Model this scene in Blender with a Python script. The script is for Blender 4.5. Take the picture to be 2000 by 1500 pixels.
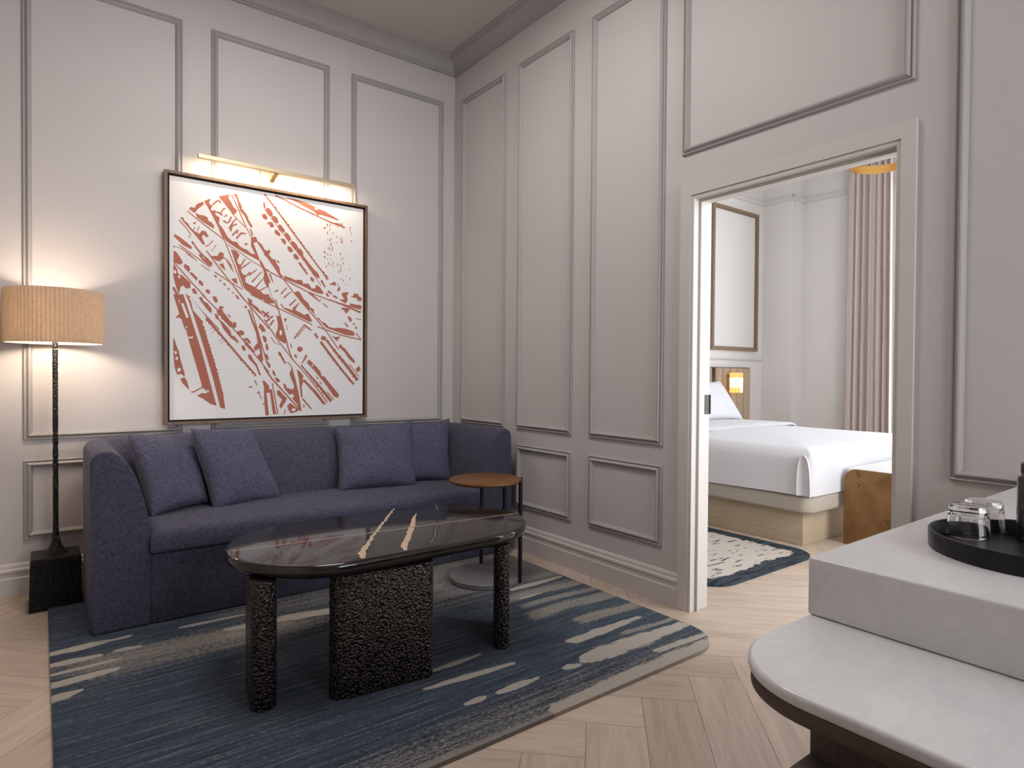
import bpy, bmesh, math, random
from mathutils import Vector, Matrix, noise
from mathutils.geometry import tessellate_polygon
random.seed(7)
for _o in list(bpy.data.objects): bpy.data.objects.remove(_o)
SC = bpy.context.scene
C = SC.collection

# ------------------------------------------------------------------ camera
F_PX, YAW, PITCH, ROLL = 1214.76, 0.650487, -0.0144055, 0.0071948
CAM = Vector((-2.6377, -4.2390, 1.2))
fwd = Vector((math.sin(YAW)*math.cos(PITCH), math.cos(YAW)*math.cos(PITCH), math.sin(PITCH)))
rgt = Vector((math.cos(YAW), -math.sin(YAW), 0)); upv = rgt.cross(fwd)
r2 = math.cos(ROLL)*rgt + math.sin(ROLL)*upv
u2 = -math.sin(ROLL)*rgt + math.cos(ROLL)*upv
cd = bpy.data.cameras.new('camera'); cam = bpy.data.objects.new('camera', cd); C.objects.link(cam)
m = Matrix((r2, u2, -fwd)).transposed().to_4x4(); m.translation = CAM
cam.matrix_world = m
cd.sensor_fit = 'HORIZONTAL'; cd.sensor_width = 36.0; cd.lens = F_PX/2000*36.0; cd.clip_start = 0.02
SC.camera = cam

# ------------------------------------------------------------------ world, daylight, exposure
W = bpy.data.worlds.new('World'); SC.world = W; W.use_nodes = True
bg = W.node_tree.nodes['Background']; bg.inputs[0].default_value = (0.86, 0.93, 1.0, 1); bg.inputs[1].default_value = 3.0
SC.view_settings.view_transform = 'Standard'; SC.view_settings.look = 'None'
SC.view_settings.gamma = 1.0; SC.view_settings.use_curve_mapping = False
SC.view_settings.exposure = 0.28
SC.cycles.use_denoising = True
SC.cycles.max_bounces = 10; SC.cycles.diffuse_bounces = 5; SC.cycles.glossy_bounces = 5
SC.cycles.transmission_bounces = 10; SC.cycles.transparent_max_bounces = 12
SC.cycles.caustics_reflective = False; SC.cycles.sample_clamp_indirect = 6.0

def area(name, loc, direction, sx, sy, watts, col, spread=math.pi):
    l = bpy.data.lights.new(name, 'AREA'); l.shape = 'RECTANGLE'; l.size = sx; l.size_y = sy
    l.energy = watts; l.color = col; l.spread = spread
    o = bpy.data.objects.new(name, l); C.objects.link(o); o.location = loc
    o.rotation_euler = Vector(direction).to_track_quat('-Z', 'Y').to_euler()
    return o
# daylight at the bedroom window (east); the other two are fill through added windows
area('daylight_bedroom', (5.25, -2.55, 1.85), (-1, 0, -0.06), 2.2, 2.7, 70, (0.97, 0.98, 1.0))
area('fill_bedroom_south', (1.2, -4.75, 1.9), (0, 1, -0.05), 1.7, 2.4, 84, (0.98, 0.98, 1.0))
area('fill_sitting', (-1.0, -7.05, 2.0), (0, 1, 0.02), 1.7, 2.4, 64, (0.97, 0.97, 1.0))

# ------------------------------------------------------------------ helpers
def add_box(bm, x0, x1, y0, y1, z0, z1):
    v = [bm.verts.new((x, y, z)) for z in (z0, z1) for y in (y0, y1) for x in (x0, x1)]
    for f in ((0,2,3,1),(4,5,7,6),(0,1,5,4),(2,6,7,3),(0,4,6,2),(1,3,7,5)):
        bm.faces.new([v[i] for i in f])
def bxm(*a):
    bm = bmesh.new(); add_box(bm, *a); return bm
def rbox(x0, x1, y0, y1, z0, z1, r=0.005, seg=3):
    bm = bxm(x0, x1, y0, y1, z0, z1)
    bmesh.ops.bevel(bm, geom=bm.edges[:], offset=r, segments=seg, profile=0.5, affect='EDGES')
    return bm
def add_prism(bm, pts, z0, z1, r=0.0, seg=3):
    """vertical prism; r rounds the upper and lower rims"""
    n = len(pts)
    rings = []
    cx = sum(p[0] for p in pts)/n; cy = sum(p[1] for p in pts)/n
    def inset(d):
        out = []
        for i in range(n):
            p0 = Vector(pts[i-1]); p1 = Vector(pts[i]); p2 = Vector(pts[(i+1) % n])
            t = (p2-p0); t.normalize(); nn = Vector((-t.y, t.x))
            out.append((p1.x+nn.x*d, p1.y+nn.y*d))
        return out
    zs = []
    if r > 0:
        for i in range(seg+1):
            a = math.pi/2*i/seg; zs.append((z0+r-r*math.sin(math.pi/2-a)*1.0 if False else z0+r*(1-math.sin(a)) if False else z0+r*(1-math.cos(math.pi/2-a)) if False else z0+r*(1-math.cos(a)), r*(1-math.sin(a))))
        for i in range(seg+1):
            a = math.pi/2*i/seg; zs.append((z1-r+r*math.sin(a), r*(1-math.cos(a))))
    else:
        zs = [(z0, 0), (z1, 0)]
    for z, d in zs:
        q = inset(d) if d > 1e-6 else pts
        rings.append([bm.verts.new((p[0], p[1], z)) for p in q])
    for a, b in zip(rings, rings[1:]):
        for i in range(n):
            j = (i+1) % n
            bm.faces.new((a[i], a[j], b[j], b[i]))
    bm.faces.new(rings[0][::-1]); bm.faces.new(rings[-1])
def prism(pts, z0, z1, r=0.0, seg=3):
    bm = bmesh.new(); add_prism(bm, pts, z0, z1, r, seg); return bm
def arc(cx, cy, r, a0, a1, n):
    return [(cx+r*math.cos(math.radians(a0+(a1-a0)*i/n)), cy+r*math.sin(math.radians(a0+(a1-a0)*i/n))) for i in range(n+1)]
def rrect(x0, x1, y0, y1, r, n=10):
    return arc(x1-r, y0+r, r, -90, 0, n)+arc(x1-r, y1-r, r, 0, 90, n)+arc(x0+r, y1-r, r, 90, 180, n)+arc(x0+r, y0+r, r, 180, 270, n)
def add_lathe(bm, prof, cx=0, cy=0, n=48, close=False):
    rings = []
    for r, z in prof:
        if r < 1e-6: rings.append([bm.verts.new((cx, cy, z))])
        else: rings.append([bm.verts.new((cx+r*math.cos(2*math.pi*i/n), cy+r*math.sin(2*math.pi*i/n), z)) for i in range(n)])
    prs = list(zip(rings, rings[1:]))
    if close: prs.append((rings[-1], rings[0]))
    for a, b in prs:
        for i in range(n):
            j = (i+1) % n
            if len(a) == 1 and len(b) == 1: continue
            if len(a) == 1: bm.faces.new((a[0], b[j], b[i]))
            elif len(b) == 1: bm.faces.new((a[i], a[j], b[0]))
            else: bm.faces.new((a[i], a[j], b[j], b[i]))
def lathe(prof, cx=0, cy=0, n=48, close=False):
    bm = bmesh.new(); add_lathe(bm, prof, cx, cy, n, close); return bm
def add_tube(bm, pts, r, n=12):
    pts = [Vector(p) for p in pts]; rings = []
    for i, p in enumerate(pts):
        t = (pts[min(i+1, len(pts)-1)]-pts[max(i-1, 0)]).normalized()
        a = Vector((0, 0, 1)) if abs(t.z) < 0.9 else Vector((1, 0, 0))
        u = t.cross(a).normalized(); v = t.cross(u)
        rings.append([bm.verts.new(p+u*r*math.cos(2*math.pi*k/n)+v*r*math.sin(2*math.pi*k/n)) for k in range(n)])
    for a, b in zip(rings, rings[1:]):
        for k in range(n):
            bm.faces.new((a[k], a[(k+1) % n], b[(k+1) % n], b[k]))
    bm.faces.new(rings[0][::-1]); bm.faces.new(rings[-1])
def tube(pts, r, n=12):
    bm = bmesh.new(); add_tube(bm, pts, r, n); return bm
def obj(name, bm, mat, parent=None, smooth=None, loc=None):
    me = bpy.data.meshes.new(name)
    bmesh.ops.recalc_face_normals(bm, faces=bm.faces[:])
    bm.to_mesh(me); bm.free()
    for mm in (mat if isinstance(mat, (list, tuple)) else [mat]): me.materials.append(mm)
    o = bpy.data.objects.new(name, me); C.objects.link(o)
    if smooth is not None:
        for p in me.polygons: p.use_smooth = True
        me.set_sharp_from_angle(angle=math.radians(smooth))
    if parent is not None: o.parent = parent; o.matrix_parent_inverse = Matrix.Translation(-Vector(parent.location)) if not parent.parent else Matrix.Identity(4)
    return o
def tag(o, label, cat, group=None, kind=None):
    o['label'] = label; o['category'] = cat
    if group: o['group'] = group
    if kind: o['kind'] = kind
    return o
def thing(name, label, cat, loc=(0, 0, 0), group=None):
    o = bpy.data.objects.new(name, None); C.objects.link(o); o.location = loc
    o.empty_display_size = 0.05
    return tag(o, label, cat, group)
def struct(name, bm, mat, label, cat, smooth=None, parent=None):
    o = obj(name, bm, mat, parent, smooth)
    if parent is None: tag(o, label, cat, None, 'structure')
    return o

# ------------------------------------------------------------------ materials
def mat(name, col, rough=0.6, metal=0.0, **kw):
    mm = bpy.data.materials.new(name); mm.use_nodes = True
    b = mm.node_tree.nodes['Principled BSDF']
    b.inputs['Base Color'].default_value = (*col, 1); b.inputs['Roughness'].default_value = rough
    b.inputs['Metallic'].default_value = metal
    for k, v in kw.items(): b.inputs[k].default_value = v
    return mm
def nt(mm): return mm.node_tree.nodes, mm.node_tree.links, mm.node_tree.nodes['Principled BSDF']
def node(N, typ, **props):
    n = N.new(typ)
    for k, v in props.items(): setattr(n, k, v)
    return n
def coords(N, L, scale=(1, 1, 1), rot=(0, 0, 0), kind='Object'):
    tc = N.new('ShaderNodeTexCoord'); mp = N.new('ShaderNodeMapping')
    mp.inputs['Scale'].default_value = scale; mp.inputs['Rotation'].default_value = rot
    L.new(tc.outputs[kind], mp.inputs['Vector']); return mp.outputs['Vector']
def noise_n(N, L, vec, scale, detail=4, rough=0.55):
    n = N.new('ShaderNodeTexNoise'); n.inputs['Scale'].default_value = scale
    n.inputs['Detail'].default_value = detail; n.inputs['Roughness'].default_value = rough
    if vec is not None: L.new(vec, n.inputs['Vector'])
    return n
def ramp(N, L, fac, stops):
    r = N.new('ShaderNodeValToRGB'); e = r.color_ramp.elements
    while len(e) < len(stops): e.new(0.5)
    for i, (p, c) in enumerate(stops):
        e[i].position = p; e[i].color = (*c, 1) if len(c) == 3 else c
    L.new(fac, r.inputs['Fac']); return r
def bump(N, L, h, b, strength=0.3, dist=0.002):
    bp = N.new('ShaderNodeBump'); bp.inputs['Strength'].default_value = strength; bp.inputs['Distance'].default_value = dist
    L.new(h, bp.inputs['Height']); L.new(bp.outputs['Normal'], b.inputs['Normal']); return bp
def mathn(N, L, op, a, b=None):
    n = N.new('ShaderNodeMath'); n.operation = op
    for i, v in enumerate((a, b)):
        if v is None: continue
        if isinstance(v, (int, float)): n.inputs[i].default_value = v
        else: L.new(v, n.inputs[i])
    return n.outputs[0]
def mixc(N, L, fac, a, b, blend='MIX'):
    n = N.new('ShaderNodeMix'); n.data_type = 'RGBA'; n.blend_type = blend
    if isinstance(fac, (int, float)): n.inputs[0].default_value = fac
    else: L.new(fac, n.inputs[0])
    for i, v in ((6, a), (7, b)):
        if isinstance(v, tuple): n.inputs[i].default_value = (*v, 1)
        else: L.new(v, n.inputs[i])
    return n.outputs[2]

def paint(name, col, rough=0.55):
    mm = mat(name, col, rough); N, L, b = nt(mm)
    v = coords(N, L); n = noise_n(N, L, v, 220, 3)
    bump(N, L, n.outputs['Fac'], b, 0.04, 0.001)
    n2 = noise_n(N, L, v, 1.3, 2)
    c = mixc(N, L, n2.outputs['Fac'], tuple(x*0.97 for x in col), tuple(min(1, x*1.03) for x in col))
    L.new(c, b.inputs['Base Color']); return mm
WALL = paint('wall_paint', (0.56, 0.523, 0.513))
TRIM = paint('trim_paint', (0.375, 0.357, 0.345), 0.6)
CEIL = paint('ceiling_paint', (0.50, 0.465, 0.45), 0.7)
CASE = paint('casing_paint', (0.60, 0.57, 0.54), 0.4)
BWALL = paint('bedroom_paint', (0.66, 0.645, 0.635))
BTRIM = paint('bedroom_trim_paint', (0.58, 0.57, 0.55), 0.45)

def fabric(name, c0, c1, scale=950, sheen=0.10):
    mm = mat(name, c0, 0.9); N, L, b = nt(mm)
    b.inputs['Sheen Weight'].default_value = sheen; b.inputs['Sheen Roughness'].default_value = 0.45
    b.inputs['Sheen Tint'].default_value = (0.7, 0.7, 0.8, 1)
    b.inputs['Specular IOR Level'].default_value = 0.15
    v1 = coords(N, L, (1, 1, 0.13)); v2 = coords(N, L, (0.16, 0.16, 1))
    n1 = noise_n(N, L, v1, scale*0.42, 3, 0.6); n2 = noise_n(N, L, v2, scale*0.42, 3, 0.6)
    n3 = noise_n(N, L, coords(N, L), 14, 3)
    s = mathn(N, L, 'ADD', n1.outputs['Fac'], n2.outputs['Fac'])
    s = mathn(N, L, 'MULTIPLY', s, 0.5)
    r = ramp(N, L, s, [(0.34, c0), (0.5, tuple((a+b_)/2 for a, b_ in zip(c0, c1))), (0.66, c1)])
    c = mixc(N, L, n3.outputs['Fac'], r.outputs['Color'], tuple(x*0.8 for x in c0)) if False else r.outputs['Color']
    L.new(c, b.inputs['Base Color'])
    bump(N, L, s, b, 0.55, 0.0016); return mm
NAVY = fabric('navy_weave', (0.015, 0.0155, 0.027), (0.112, 0.112, 0.164))
PILLOW = fabric('navy_pillow_weave', (0.019, 0.019, 0.034), (0.150, 0.150, 0.225), 900)
LINEN = mat('white_linen', (0.60, 0.605, 0.63), 0.85)
N, L, b = nt(LINEN); _v = coords(N, L, (60, 60, 0.5)); _n = noise_n(N, L, _v, 2.0, 1); bump(N, L, _n.outputs['Fac'], b, 0.12, 0.002)
b.inputs['Sheen Weight'].default_value = 0.05
OATMEAL = fabric('oatmeal_weave', (0.34, 0.305, 0.255), (0.44, 0.40, 0.34), 1100, 0.1)

def wood(name, c0, c1, scale=(1, 1, 1), rough=0.45, k=9.0):
    mm = mat(name, c0, rough); N, L, b = nt(mm)
    v = coords(N, L, scale)
    n1 = noise_n(N, L, v, k, 6, 0.65); n1.inputs['Distortion'].default_value = 0.6
    n2 = noise_n(N, L, v, k*6, 3, 0.6)
    f = mathn(N, L, 'ADD', mathn(N, L, 'MULTIPLY', n1.outputs['Fac'], 0.65), mathn(N, L, 'MULTIPLY', n2.outputs['Fac'], 0.35))
    r = ramp(N, L, f, [(0.3, c0), (0.7, c1)])
    L.new(r.outputs['Color'], b.inputs['Base Color']); bump(N, L, f, b, 0.08, 0.001); return mm
WALNUT = wood('walnut', (0.10, 0.058, 0.034), (0.20, 0.125, 0.080), (10, 10, 0.8), 0.45, 5)
WALNUT_H = wood('walnut_horizontal', (0.10, 0.058, 0.034), (0.20, 0.125, 0.080), (0.8, 10, 10), 0.45, 5)
TABLEWOOD = wood('honey_walnut', (0.085, 0.034, 0.010), (0.19, 0.080, 0.024), (1.2, 14, 10), 0.42, 5); TABLEWOOD.node_tree.nodes['Principled BSDF'].inputs['Specular IOR Level'].default_value = 0.3
OAKV = wood('dark_oak_vertical', (0.045, 0.030, 0.022), (0.105, 0.075, 0.058), (18, 18, 1.1), 0.5, 4)
OAKH = wood('dark_oak_horizontal', (0.06, 0.040, 0.028), (0.12, 0.083, 0.060), (14, 1.1, 14), 0.5, 4)
OAKP = wood('pale_oak', (0.34, 0.265, 0.175), (0.48, 0.39, 0.28), (16, 0.9, 16), 0.5, 4)
HEADFAB = fabric('headboard_fabric', (0.30, 0.225, 0.155), (0.44, 0.345, 0.25), 800, 0.1)
BRASS = mat('brushed_brass', (0.60, 0.50, 0.345), 0.38, 1.0)
N, L, b = nt(BRASS); _n = noise_n(N, L, coords(N, L, (2, 90, 90)), 6, 3); _r = ramp(N, L, _n.outputs['Fac'], [(0.2, (0.28,)*3), (0.8, (0.48,)*3)]); L.new(_r.outputs['Color'], b.inputs['Roughness'])
GOLD = mat('gold_ring_metal', (0.68, 0.40, 0.12), 0.33, 1.0)
AGEDBRASS = mat('aged_brass', (0.24, 0.135, 0.055), 0.42, 0.75)
N, L, b = nt(AGEDBRASS); _n = noise_n(N, L, coords(N, L), 7, 5); _r = ramp(N, L, _n.outputs['Fac'], [(0.3, (0.185, 0.10, 0.038)), (0.7, (0.31, 0.18, 0.08))]); L.new(_r.outputs['Color'], b.inputs['Base Color'])
BLACKMETAL = mat('black_metal', (0.012, 0.012, 0.016), 0.4, 0.6)
STEEL = mat('hinge_steel', (0.16, 0.155, 0.15), 0.35, 1.0)

def hammered(name, c0, c1, scale, strength, rough, metal):
    mm = mat(name, c0, rough, metal); N, L, b = nt(mm)
    v = coords(N, L); vo = N.new('ShaderNodeTexVoronoi'); vo.inputs['Scale'].default_value = scale
    vo.feature = 'SMOOTH_F1'; vo.inputs['Smoothness'].default_value = 0.6
    nn = noise_n(N, L, v, scale*0.5, 2); ad = N.new('ShaderNodeVectorMath'); ad.operation = 'MULTIPLY_ADD'
    ad.inputs[1].default_value = (0.012, 0.012, 0.012); L.new(nn.outputs['Color'], ad.inputs[0]); L.new(v, ad.inputs[2])
    L.new(ad.outputs[0], vo.inputs['Vector'])
    h = mathn(N, L, 'SUBTRACT', 1.0, vo.outputs['Distance'])
    r = ramp(N, L, vo.outputs['Distance'], [(0.15, c1), (0.75, c0)]); L.new(r.outputs['Color'], b.inputs['Base Color'])
    bump(N, L, h, b, strength, 0.009); return mm
BRONZE = hammered('hammered_bronze', (0.014, 0.011, 0.010), (0.115, 0.095, 0.088), 110, 1.0, 0.27, 0.75)
CASTIRON = hammered('rough_black_iron', (0.004, 0.004, 0.004), (0.020, 0.020, 0.020), 150, 1.0, 0.25, 0.4)

BLACKSTONE = mat('polished_black_stone', (0.016, 0.013, 0.012), 0.09, 0.0)
N, L, b = nt(BLACKSTONE); b.inputs['Specular IOR Level'].default_value = 0.62
_n = noise_n(N, L, coords(N, L), 6, 6); _r = ramp(N, L, _n.outputs['Fac'], [(0.35, (0.011, 0.009, 0.009)), (0.75, (0.028, 0.023, 0.020))]); L.new(_r.outputs['Color'], b.inputs['Base Color'])
VEIN = mat('cream_stone_vein', (0.62, 0.44, 0.31), 0.15)
GREYSTONE = mat('grey_honed_stone', (0.25, 0.235, 0.24), 0.5)
N, L, b = nt(GREYSTONE); _n = noise_n(N, L, coords(N, L), 40, 4); _r = ramp(N, L, _n.outputs['Fac'], [(0.3, (0.125, 0.115, 0.122)), (0.7, (0.165, 0.155, 0.162))]); L.new(_r.outputs['Color'], b.inputs['Base Color'])
QUARTZ = mat('white_quartz', (0.62, 0.605, 0.60), 0.30)
N, L, b = nt(QUARTZ)
_v = coords(N, L, (1, 1.6, 1.3), (0.3, 0.2, 0.6)); _n = noise_n(N, L, _v, 5.5, 9, 0.62); _n.inputs['Distortion'].default_value = 1.1
_n2 = noise_n(N, L, coords(N, L), 55, 4)
_r = ramp(N, L, _n.outputs['Fac'], [(0.36, (0.735, 0.73, 0.735)), (0.47, (0.715, 0.71, 0.715)), (0.5, (0.685, 0.68, 0.685)), (0.53, (0.71, 0.705, 0.71)), (0.7, (0.745, 0.74, 0.745))])
L.new(mixc(N, L, 0.06, _r.outputs['Color'], _n2.outputs['Fac']), b.inputs['Base Color'])
LEATHER = mat('black_leather', (0.009, 0.009, 0.011), 0.36, 0.0, **{'Specular IOR Level': 0.3})
N, L, b = nt(LEATHER); _vo = N.new('ShaderNodeTexVoronoi'); _vo.inputs['Scale'].default_value = 700; L.new(coords(N, L), _vo.inputs['Vector']); bump(N, L, _vo.outputs['Distance'], b, 0.15, 0.0006)
BLACKGLOSS = mat('black_gloss', (0.010, 0.010, 0.012), 0.18)
SILVER = mat('copper_silver_band', (0.55, 0.43, 0.38), 0.28, 1.0)
GLASS = mat('clear_glass', (1, 1, 1), 0.0, 0.0); b = GLASS.node_tree.nodes['Principled BSDF']
b.inputs['Transmission Weight'].default_value = 1.0; b.inputs['IOR'].default_value = 1.47
CANVAS = mat('white_canvas', (0.80, 0.785, 0.785), 0.75)
TERRA = mat('terracotta_ink', (0.42, 0.135, 0.085), 0.7)
DARKGAP = mat('frame_reveal', (0.025, 0.018, 0.014), 0.7)
CURTAIN = fabric('taupe_curtain', (0.56, 0.485, 0.465), (0.64, 0.565, 0.545), 700, 0.1)
def emit(name, col, s):
    mm = bpy.data.materials.new(name); mm.use_nodes = True; N = mm.node_tree.nodes; L = mm.node_tree.links
    e = N.new('ShaderNodeEmission'); e.inputs[0].default_value = (*col, 1); e.inputs[1].default_value = s
    L.new(e.outputs[0], N['Material Output'].inputs[0]); return mm
BULB = emit('warm_bulb', (1.0, 0.78, 0.52), 14)
LED = emit('warm_led', (1.0, 0.84, 0.62), 6)
def shade(name, col, tr):
    mm = bpy.data.materials.new(name); mm.use_nodes = True; N = mm.node_tree.nodes; L = mm.node_tree.links
    d = N.new('ShaderNodeBsdfDiffuse'); t = N.new('ShaderNodeBsdfTranslucent'); mx = N.new('ShaderNodeMixShader')
    v = coords(N, L); n1 = noise_n(N, L, coords(N, L, (1, 1, 0.1)), 260, 2); n2 = noise_n(N, L, coords(N, L, (0.1, 0.1, 1)), 260, 2)
    s = mathn(N, L, 'MULTIPLY', mathn(N, L, 'ADD', n1.outputs['Fac'], n2.outputs['Fac']), 0.5)
    r = ramp(N, L, s, [(0.35, tuple(x*0.78 for x in col)), (0.65, col)])
    L.new(r.outputs['Color'], d.inputs['Color']); L.new(r.outputs['Color'], t.inputs['Color'])
    mx.inputs[0].default_value = tr; L.new(d.outputs[0], mx.inputs[1]); L.new(t.outputs[0], mx.inputs[2])
    L.new(mx.outputs[0], N['Material Output'].inputs[0]); return mm
SHADEM = shade('pleated_tan_shade', (0.88, 0.72, 0.57), 0.55)
LINER = shade('cream_shade_liner', (0.86, 0.80, 0.70), 0.35)
PANE = bpy.data.materials.new('window_glass'); PANE.use_nodes = True
N = PANE.node_tree.nodes; L = PANE.node_tree.links
_t = N.new('ShaderNodeBsdfTransparent'); _g = N.new('ShaderNodeBsdfGlossy'); _g.inputs['Roughness'].default_value = 0.02
_m = N.new('ShaderNodeMixShader'); _m.inputs[0].default_value = 0.05
L.new(_t.outputs[0], _m.inputs[1]); L.new(_g.outputs[0], _m.inputs[2]); L.new(_m.outputs[0], N['Material Output'].inputs[0])

# oak herringbone floor: plank tone from the second UV map, grain along the first
FLOORM = mat('oak_herringbone', (0.5, 0.4, 0.3), 0.42); N, L, b = nt(FLOORM)
uv = N.new('ShaderNodeUVMap'); uv.uv_map = 'plank'; uv2 = N.new('ShaderNodeUVMap'); uv2.uv_map = 'tone'
sx = N.new('ShaderNodeSeparateXYZ'); L.new(uv.outputs[0], sx.inputs[0]); sx2 = N.new('ShaderNodeSeparateXYZ'); L.new(uv2.outputs[0], sx2.inputs[0])
cb = N.new('ShaderNodeCombineXYZ'); L.new(mathn(N, L, 'MULTIPLY', sx.outputs[0], 1.6), cb.inputs[0]); L.new(mathn(N, L, 'MULTIPLY', sx.outputs[1], 16.0), cb.inputs[1])
L.new(mathn(N, L, 'MULTIPLY', sx2.outputs[0], 60.0), cb.inputs[2])
g1 = noise_n(N, L, cb.outputs[0], 1.6, 6, 0.62); g1.inputs['Distortion'].default_value = 0.9
cb2 = N.new('ShaderNodeCombineXYZ'); L.new(mathn(N, L, 'MULTIPLY', sx.outputs[0], 6.0), cb2.inputs[0]); L.new(mathn(N, L, 'MULTIPLY', sx.outputs[1], 150.0), cb2.inputs[1]); L.new(mathn(N, L, 'MULTIPLY', sx2.outputs[0], 60.0), cb2.inputs[2])
g2 = noise_n(N, L, cb2.outputs[0], 1.5, 3, 0.6)
gf = mathn(N, L, 'ADD', mathn(N, L, 'MULTIPLY', g1.outputs['Fac'], 0.6), mathn(N, L, 'MULTIPLY', g2.outputs['Fac'], 0.4))
fr = ramp(N, L, gf, [(0.3, (0.38, 0.295, 0.228)), (0.52, (0.515, 0.415, 0.335)), (0.72, (0.595, 0.495, 0.41))])
tone = ramp(N, L, sx2.outputs[0], [(0.0, (0.86, 0.85, 0.84)), (0.5, (1, 1, 1)), (1.0, (1.10, 1.09, 1.08))])
col = mixc(N, L, 1.0, fr.outputs['Color'], tone.outputs['Color'], 'MULTIPLY')
du = mathn(N, L, 'MINIMUM', sx.outputs[1], mathn(N, L, 'SUBTRACT', 0.2, sx.outputs[1]))
dv = mathn(N, L, 'MINIMUM', sx.outputs[0], mathn(N, L, 'SUBTRACT', 1.0, sx.outputs[0]))
dd = mathn(N, L, 'MINIMUM', du, dv)
gap = ramp(N, L, mathn(N, L, 'MULTIPLY', dd, 250.0), [(0.12, (0.42, 0.38, 0.35)), (0.5, (1, 1, 1))])
col = mixc(N, L, 1.0, col, gap.outputs['Color'], 'MULTIPLY')
L.new(col, b.inputs['Base Color'])
rr = ramp(N, L, gf, [(0.3, (0.5,)*3), (0.7, (0.36,)*3)]); L.new(rr.outputs['Color'], b.inputs['Roughness'])
bump(N, L, mathn(N, L, 'ADD', gf, gap.outputs['Color']), b, 0.10, 0.001)

# sitting-room rug: 'streak' (light brush marks) and 'beige' are woven-pattern fields stored on the mesh
RUGM = mat('streaked_wool_rug', (0.1, 0.12, 0.15), 0.95); N, L, b = nt(RUGM)
b.inputs['Specular IOR Level'].default_value = 0.05; b.inputs['Sheen Weight'].default_value = 0.15
at = N.new('ShaderNodeAttribute'); at.attribute_name = 'streak'; at2 = N.new('ShaderNodeAttribute'); at2.attribute_name = 'beige'
vs = coords(N, L, (1.3, 34, 1)); st = noise_n(N, L, vs, 2.2, 5, 0.62)
vf = coords(N, L, (30, 150, 1)); fi = noise_n(N, L, vf, 1.7, 4, 0.75)
ed = noise_n(N, L, coords(N, L, (10, 60, 1)), 1.5, 3)
base = ramp(N, L, st.outputs['Fac'], [(0.30, (0.010, 0.015, 0.028)), (0.45, (0.024, 0.040, 0.068)), (0.58, (0.050, 0.078, 0.115)), (0.72, (0.15, 0.165, 0.172))])
fib = ramp(N, L, fi.outputs['Fac'], [(0.36, (0.35, 0.36, 0.40)), (0.64, (1.7, 1.65, 1.55))])
c1 = mixc(N, L, 1.0, base.outputs['Color'], fib.outputs['Color'], 'MULTIPLY')
bf = mathn(N, L, 'ADD', at2.outputs['Fac'], mathn(N, L, 'MULTIPLY', mathn(N, L, 'SUBTRACT', fi.outputs['Fac'], 0.5), 3.2))
bf = mathn(N, L, 'ADD', bf, mathn(N, L, 'MULTIPLY', mathn(N, L, 'SUBTRACT', st.outputs['Fac'], 0.5), 1.3))
bm_ = ramp(N, L, bf, [(0.40, (0, 0, 0)), (0.66, (1, 1, 1))])
bmix = mathn(N, L, 'MULTIPLY', bm_.outputs['Color'], 0.82)
beige = mixc(N, L, fi.outputs['Fac'], (0.14, 0.125, 0.11), (0.46, 0.405, 0.345))
c2 = mixc(N, L, bmix, c1, beige)
sf = mathn(N, L, 'ADD', at.outputs['Fac'], mathn(N, L, 'MULTIPLY', mathn(N, L, 'SUBTRACT', ed.outputs['Fac'], 0.5), 0.55))
sm = ramp(N, L, sf, [(0.47, (0, 0, 0)), (0.56, (1, 1, 1))])
cream = mixc(N, L, fi.outputs['Fac'], (0.27, 0.24, 0.205), (0.62, 0.56, 0.49))
L.new(mixc(N, L, mathn(N, L, 'MULTIPLY', sm.outputs['Color'], 0.95), c2, cream), b.inputs['Base Color'])
pile = noise_n(N, L, coords(N, L), 420, 3, 0.7); bump(N, L, mathn(N, L, 'ADD', pile.outputs['Fac'], fi.outputs['Fac']), b, 0.7, 0.004)

BRUGM = mat('cream_ink_rug', (0.5, 0.5, 0.5), 0.95); N, L, b = nt(BRUGM); b.inputs['Specular IOR Level'].default_value = 0.05
at = N.new('ShaderNodeAttribute'); at.attribute_name = 'border'
n1 = noise_n(N, L, coords(N, L, (2.2, 5, 1), (0, 0, 0.5)), 2.6, 5, 0.6); n2 = noise_n(N, L, coords(N, L, (3, 16, 1), (0, 0, 0.35)), 2.0, 4, 0.6)
n3 = noise_n(N, L, coords(N, L), 300, 3)
f = mathn(N, L, 'ADD', at.outputs['Fac'], mathn(N, L, 'MULTIPLY', mathn(N, L, 'SUBTRACT', n1.outputs['Fac'], 0.5), 0.42))
e1 = ramp(N, L, f, [(0.235, (1, 1, 1)), (0.265, (0, 0, 0))])
sp = ramp(N, L, n2.outputs['Fac'], [(0.595, (0, 0, 0)), (0.612, (1, 1, 1))])
mk = mathn(N, L, 'MAXIMUM', e1.outputs['Color'], sp.outputs['Color'])
dk = ramp(N, L, n2.outputs['Fac'], [(0.35, (0.018, 0.024, 0.03)), (0.6, (0.06, 0.075, 0.085))])
L.new(mixc(N, L, mk, mixc(N, L, n3.outputs['Fac'], (0.47, 0.42, 0.37), (0.60, 0.55, 0.49)), dk.outputs['Color']), b.inputs['Base Color'])
bump(N, L, n3.outputs['Fac'], b, 0.5, 0.003)

# ------------------------------------------------------------------ setting
H = 3.665                       # ceiling height
XL, YF = -4.3, -6.8             # sitting room: x XL..0, y YF..0
BX0, BX1, BY0, BY1 = 0.12, 4.88, -4.4, 0.10   # bedroom
DY0, DY1, DZ = -3.235, -2.275, 2.112          # doorway
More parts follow.
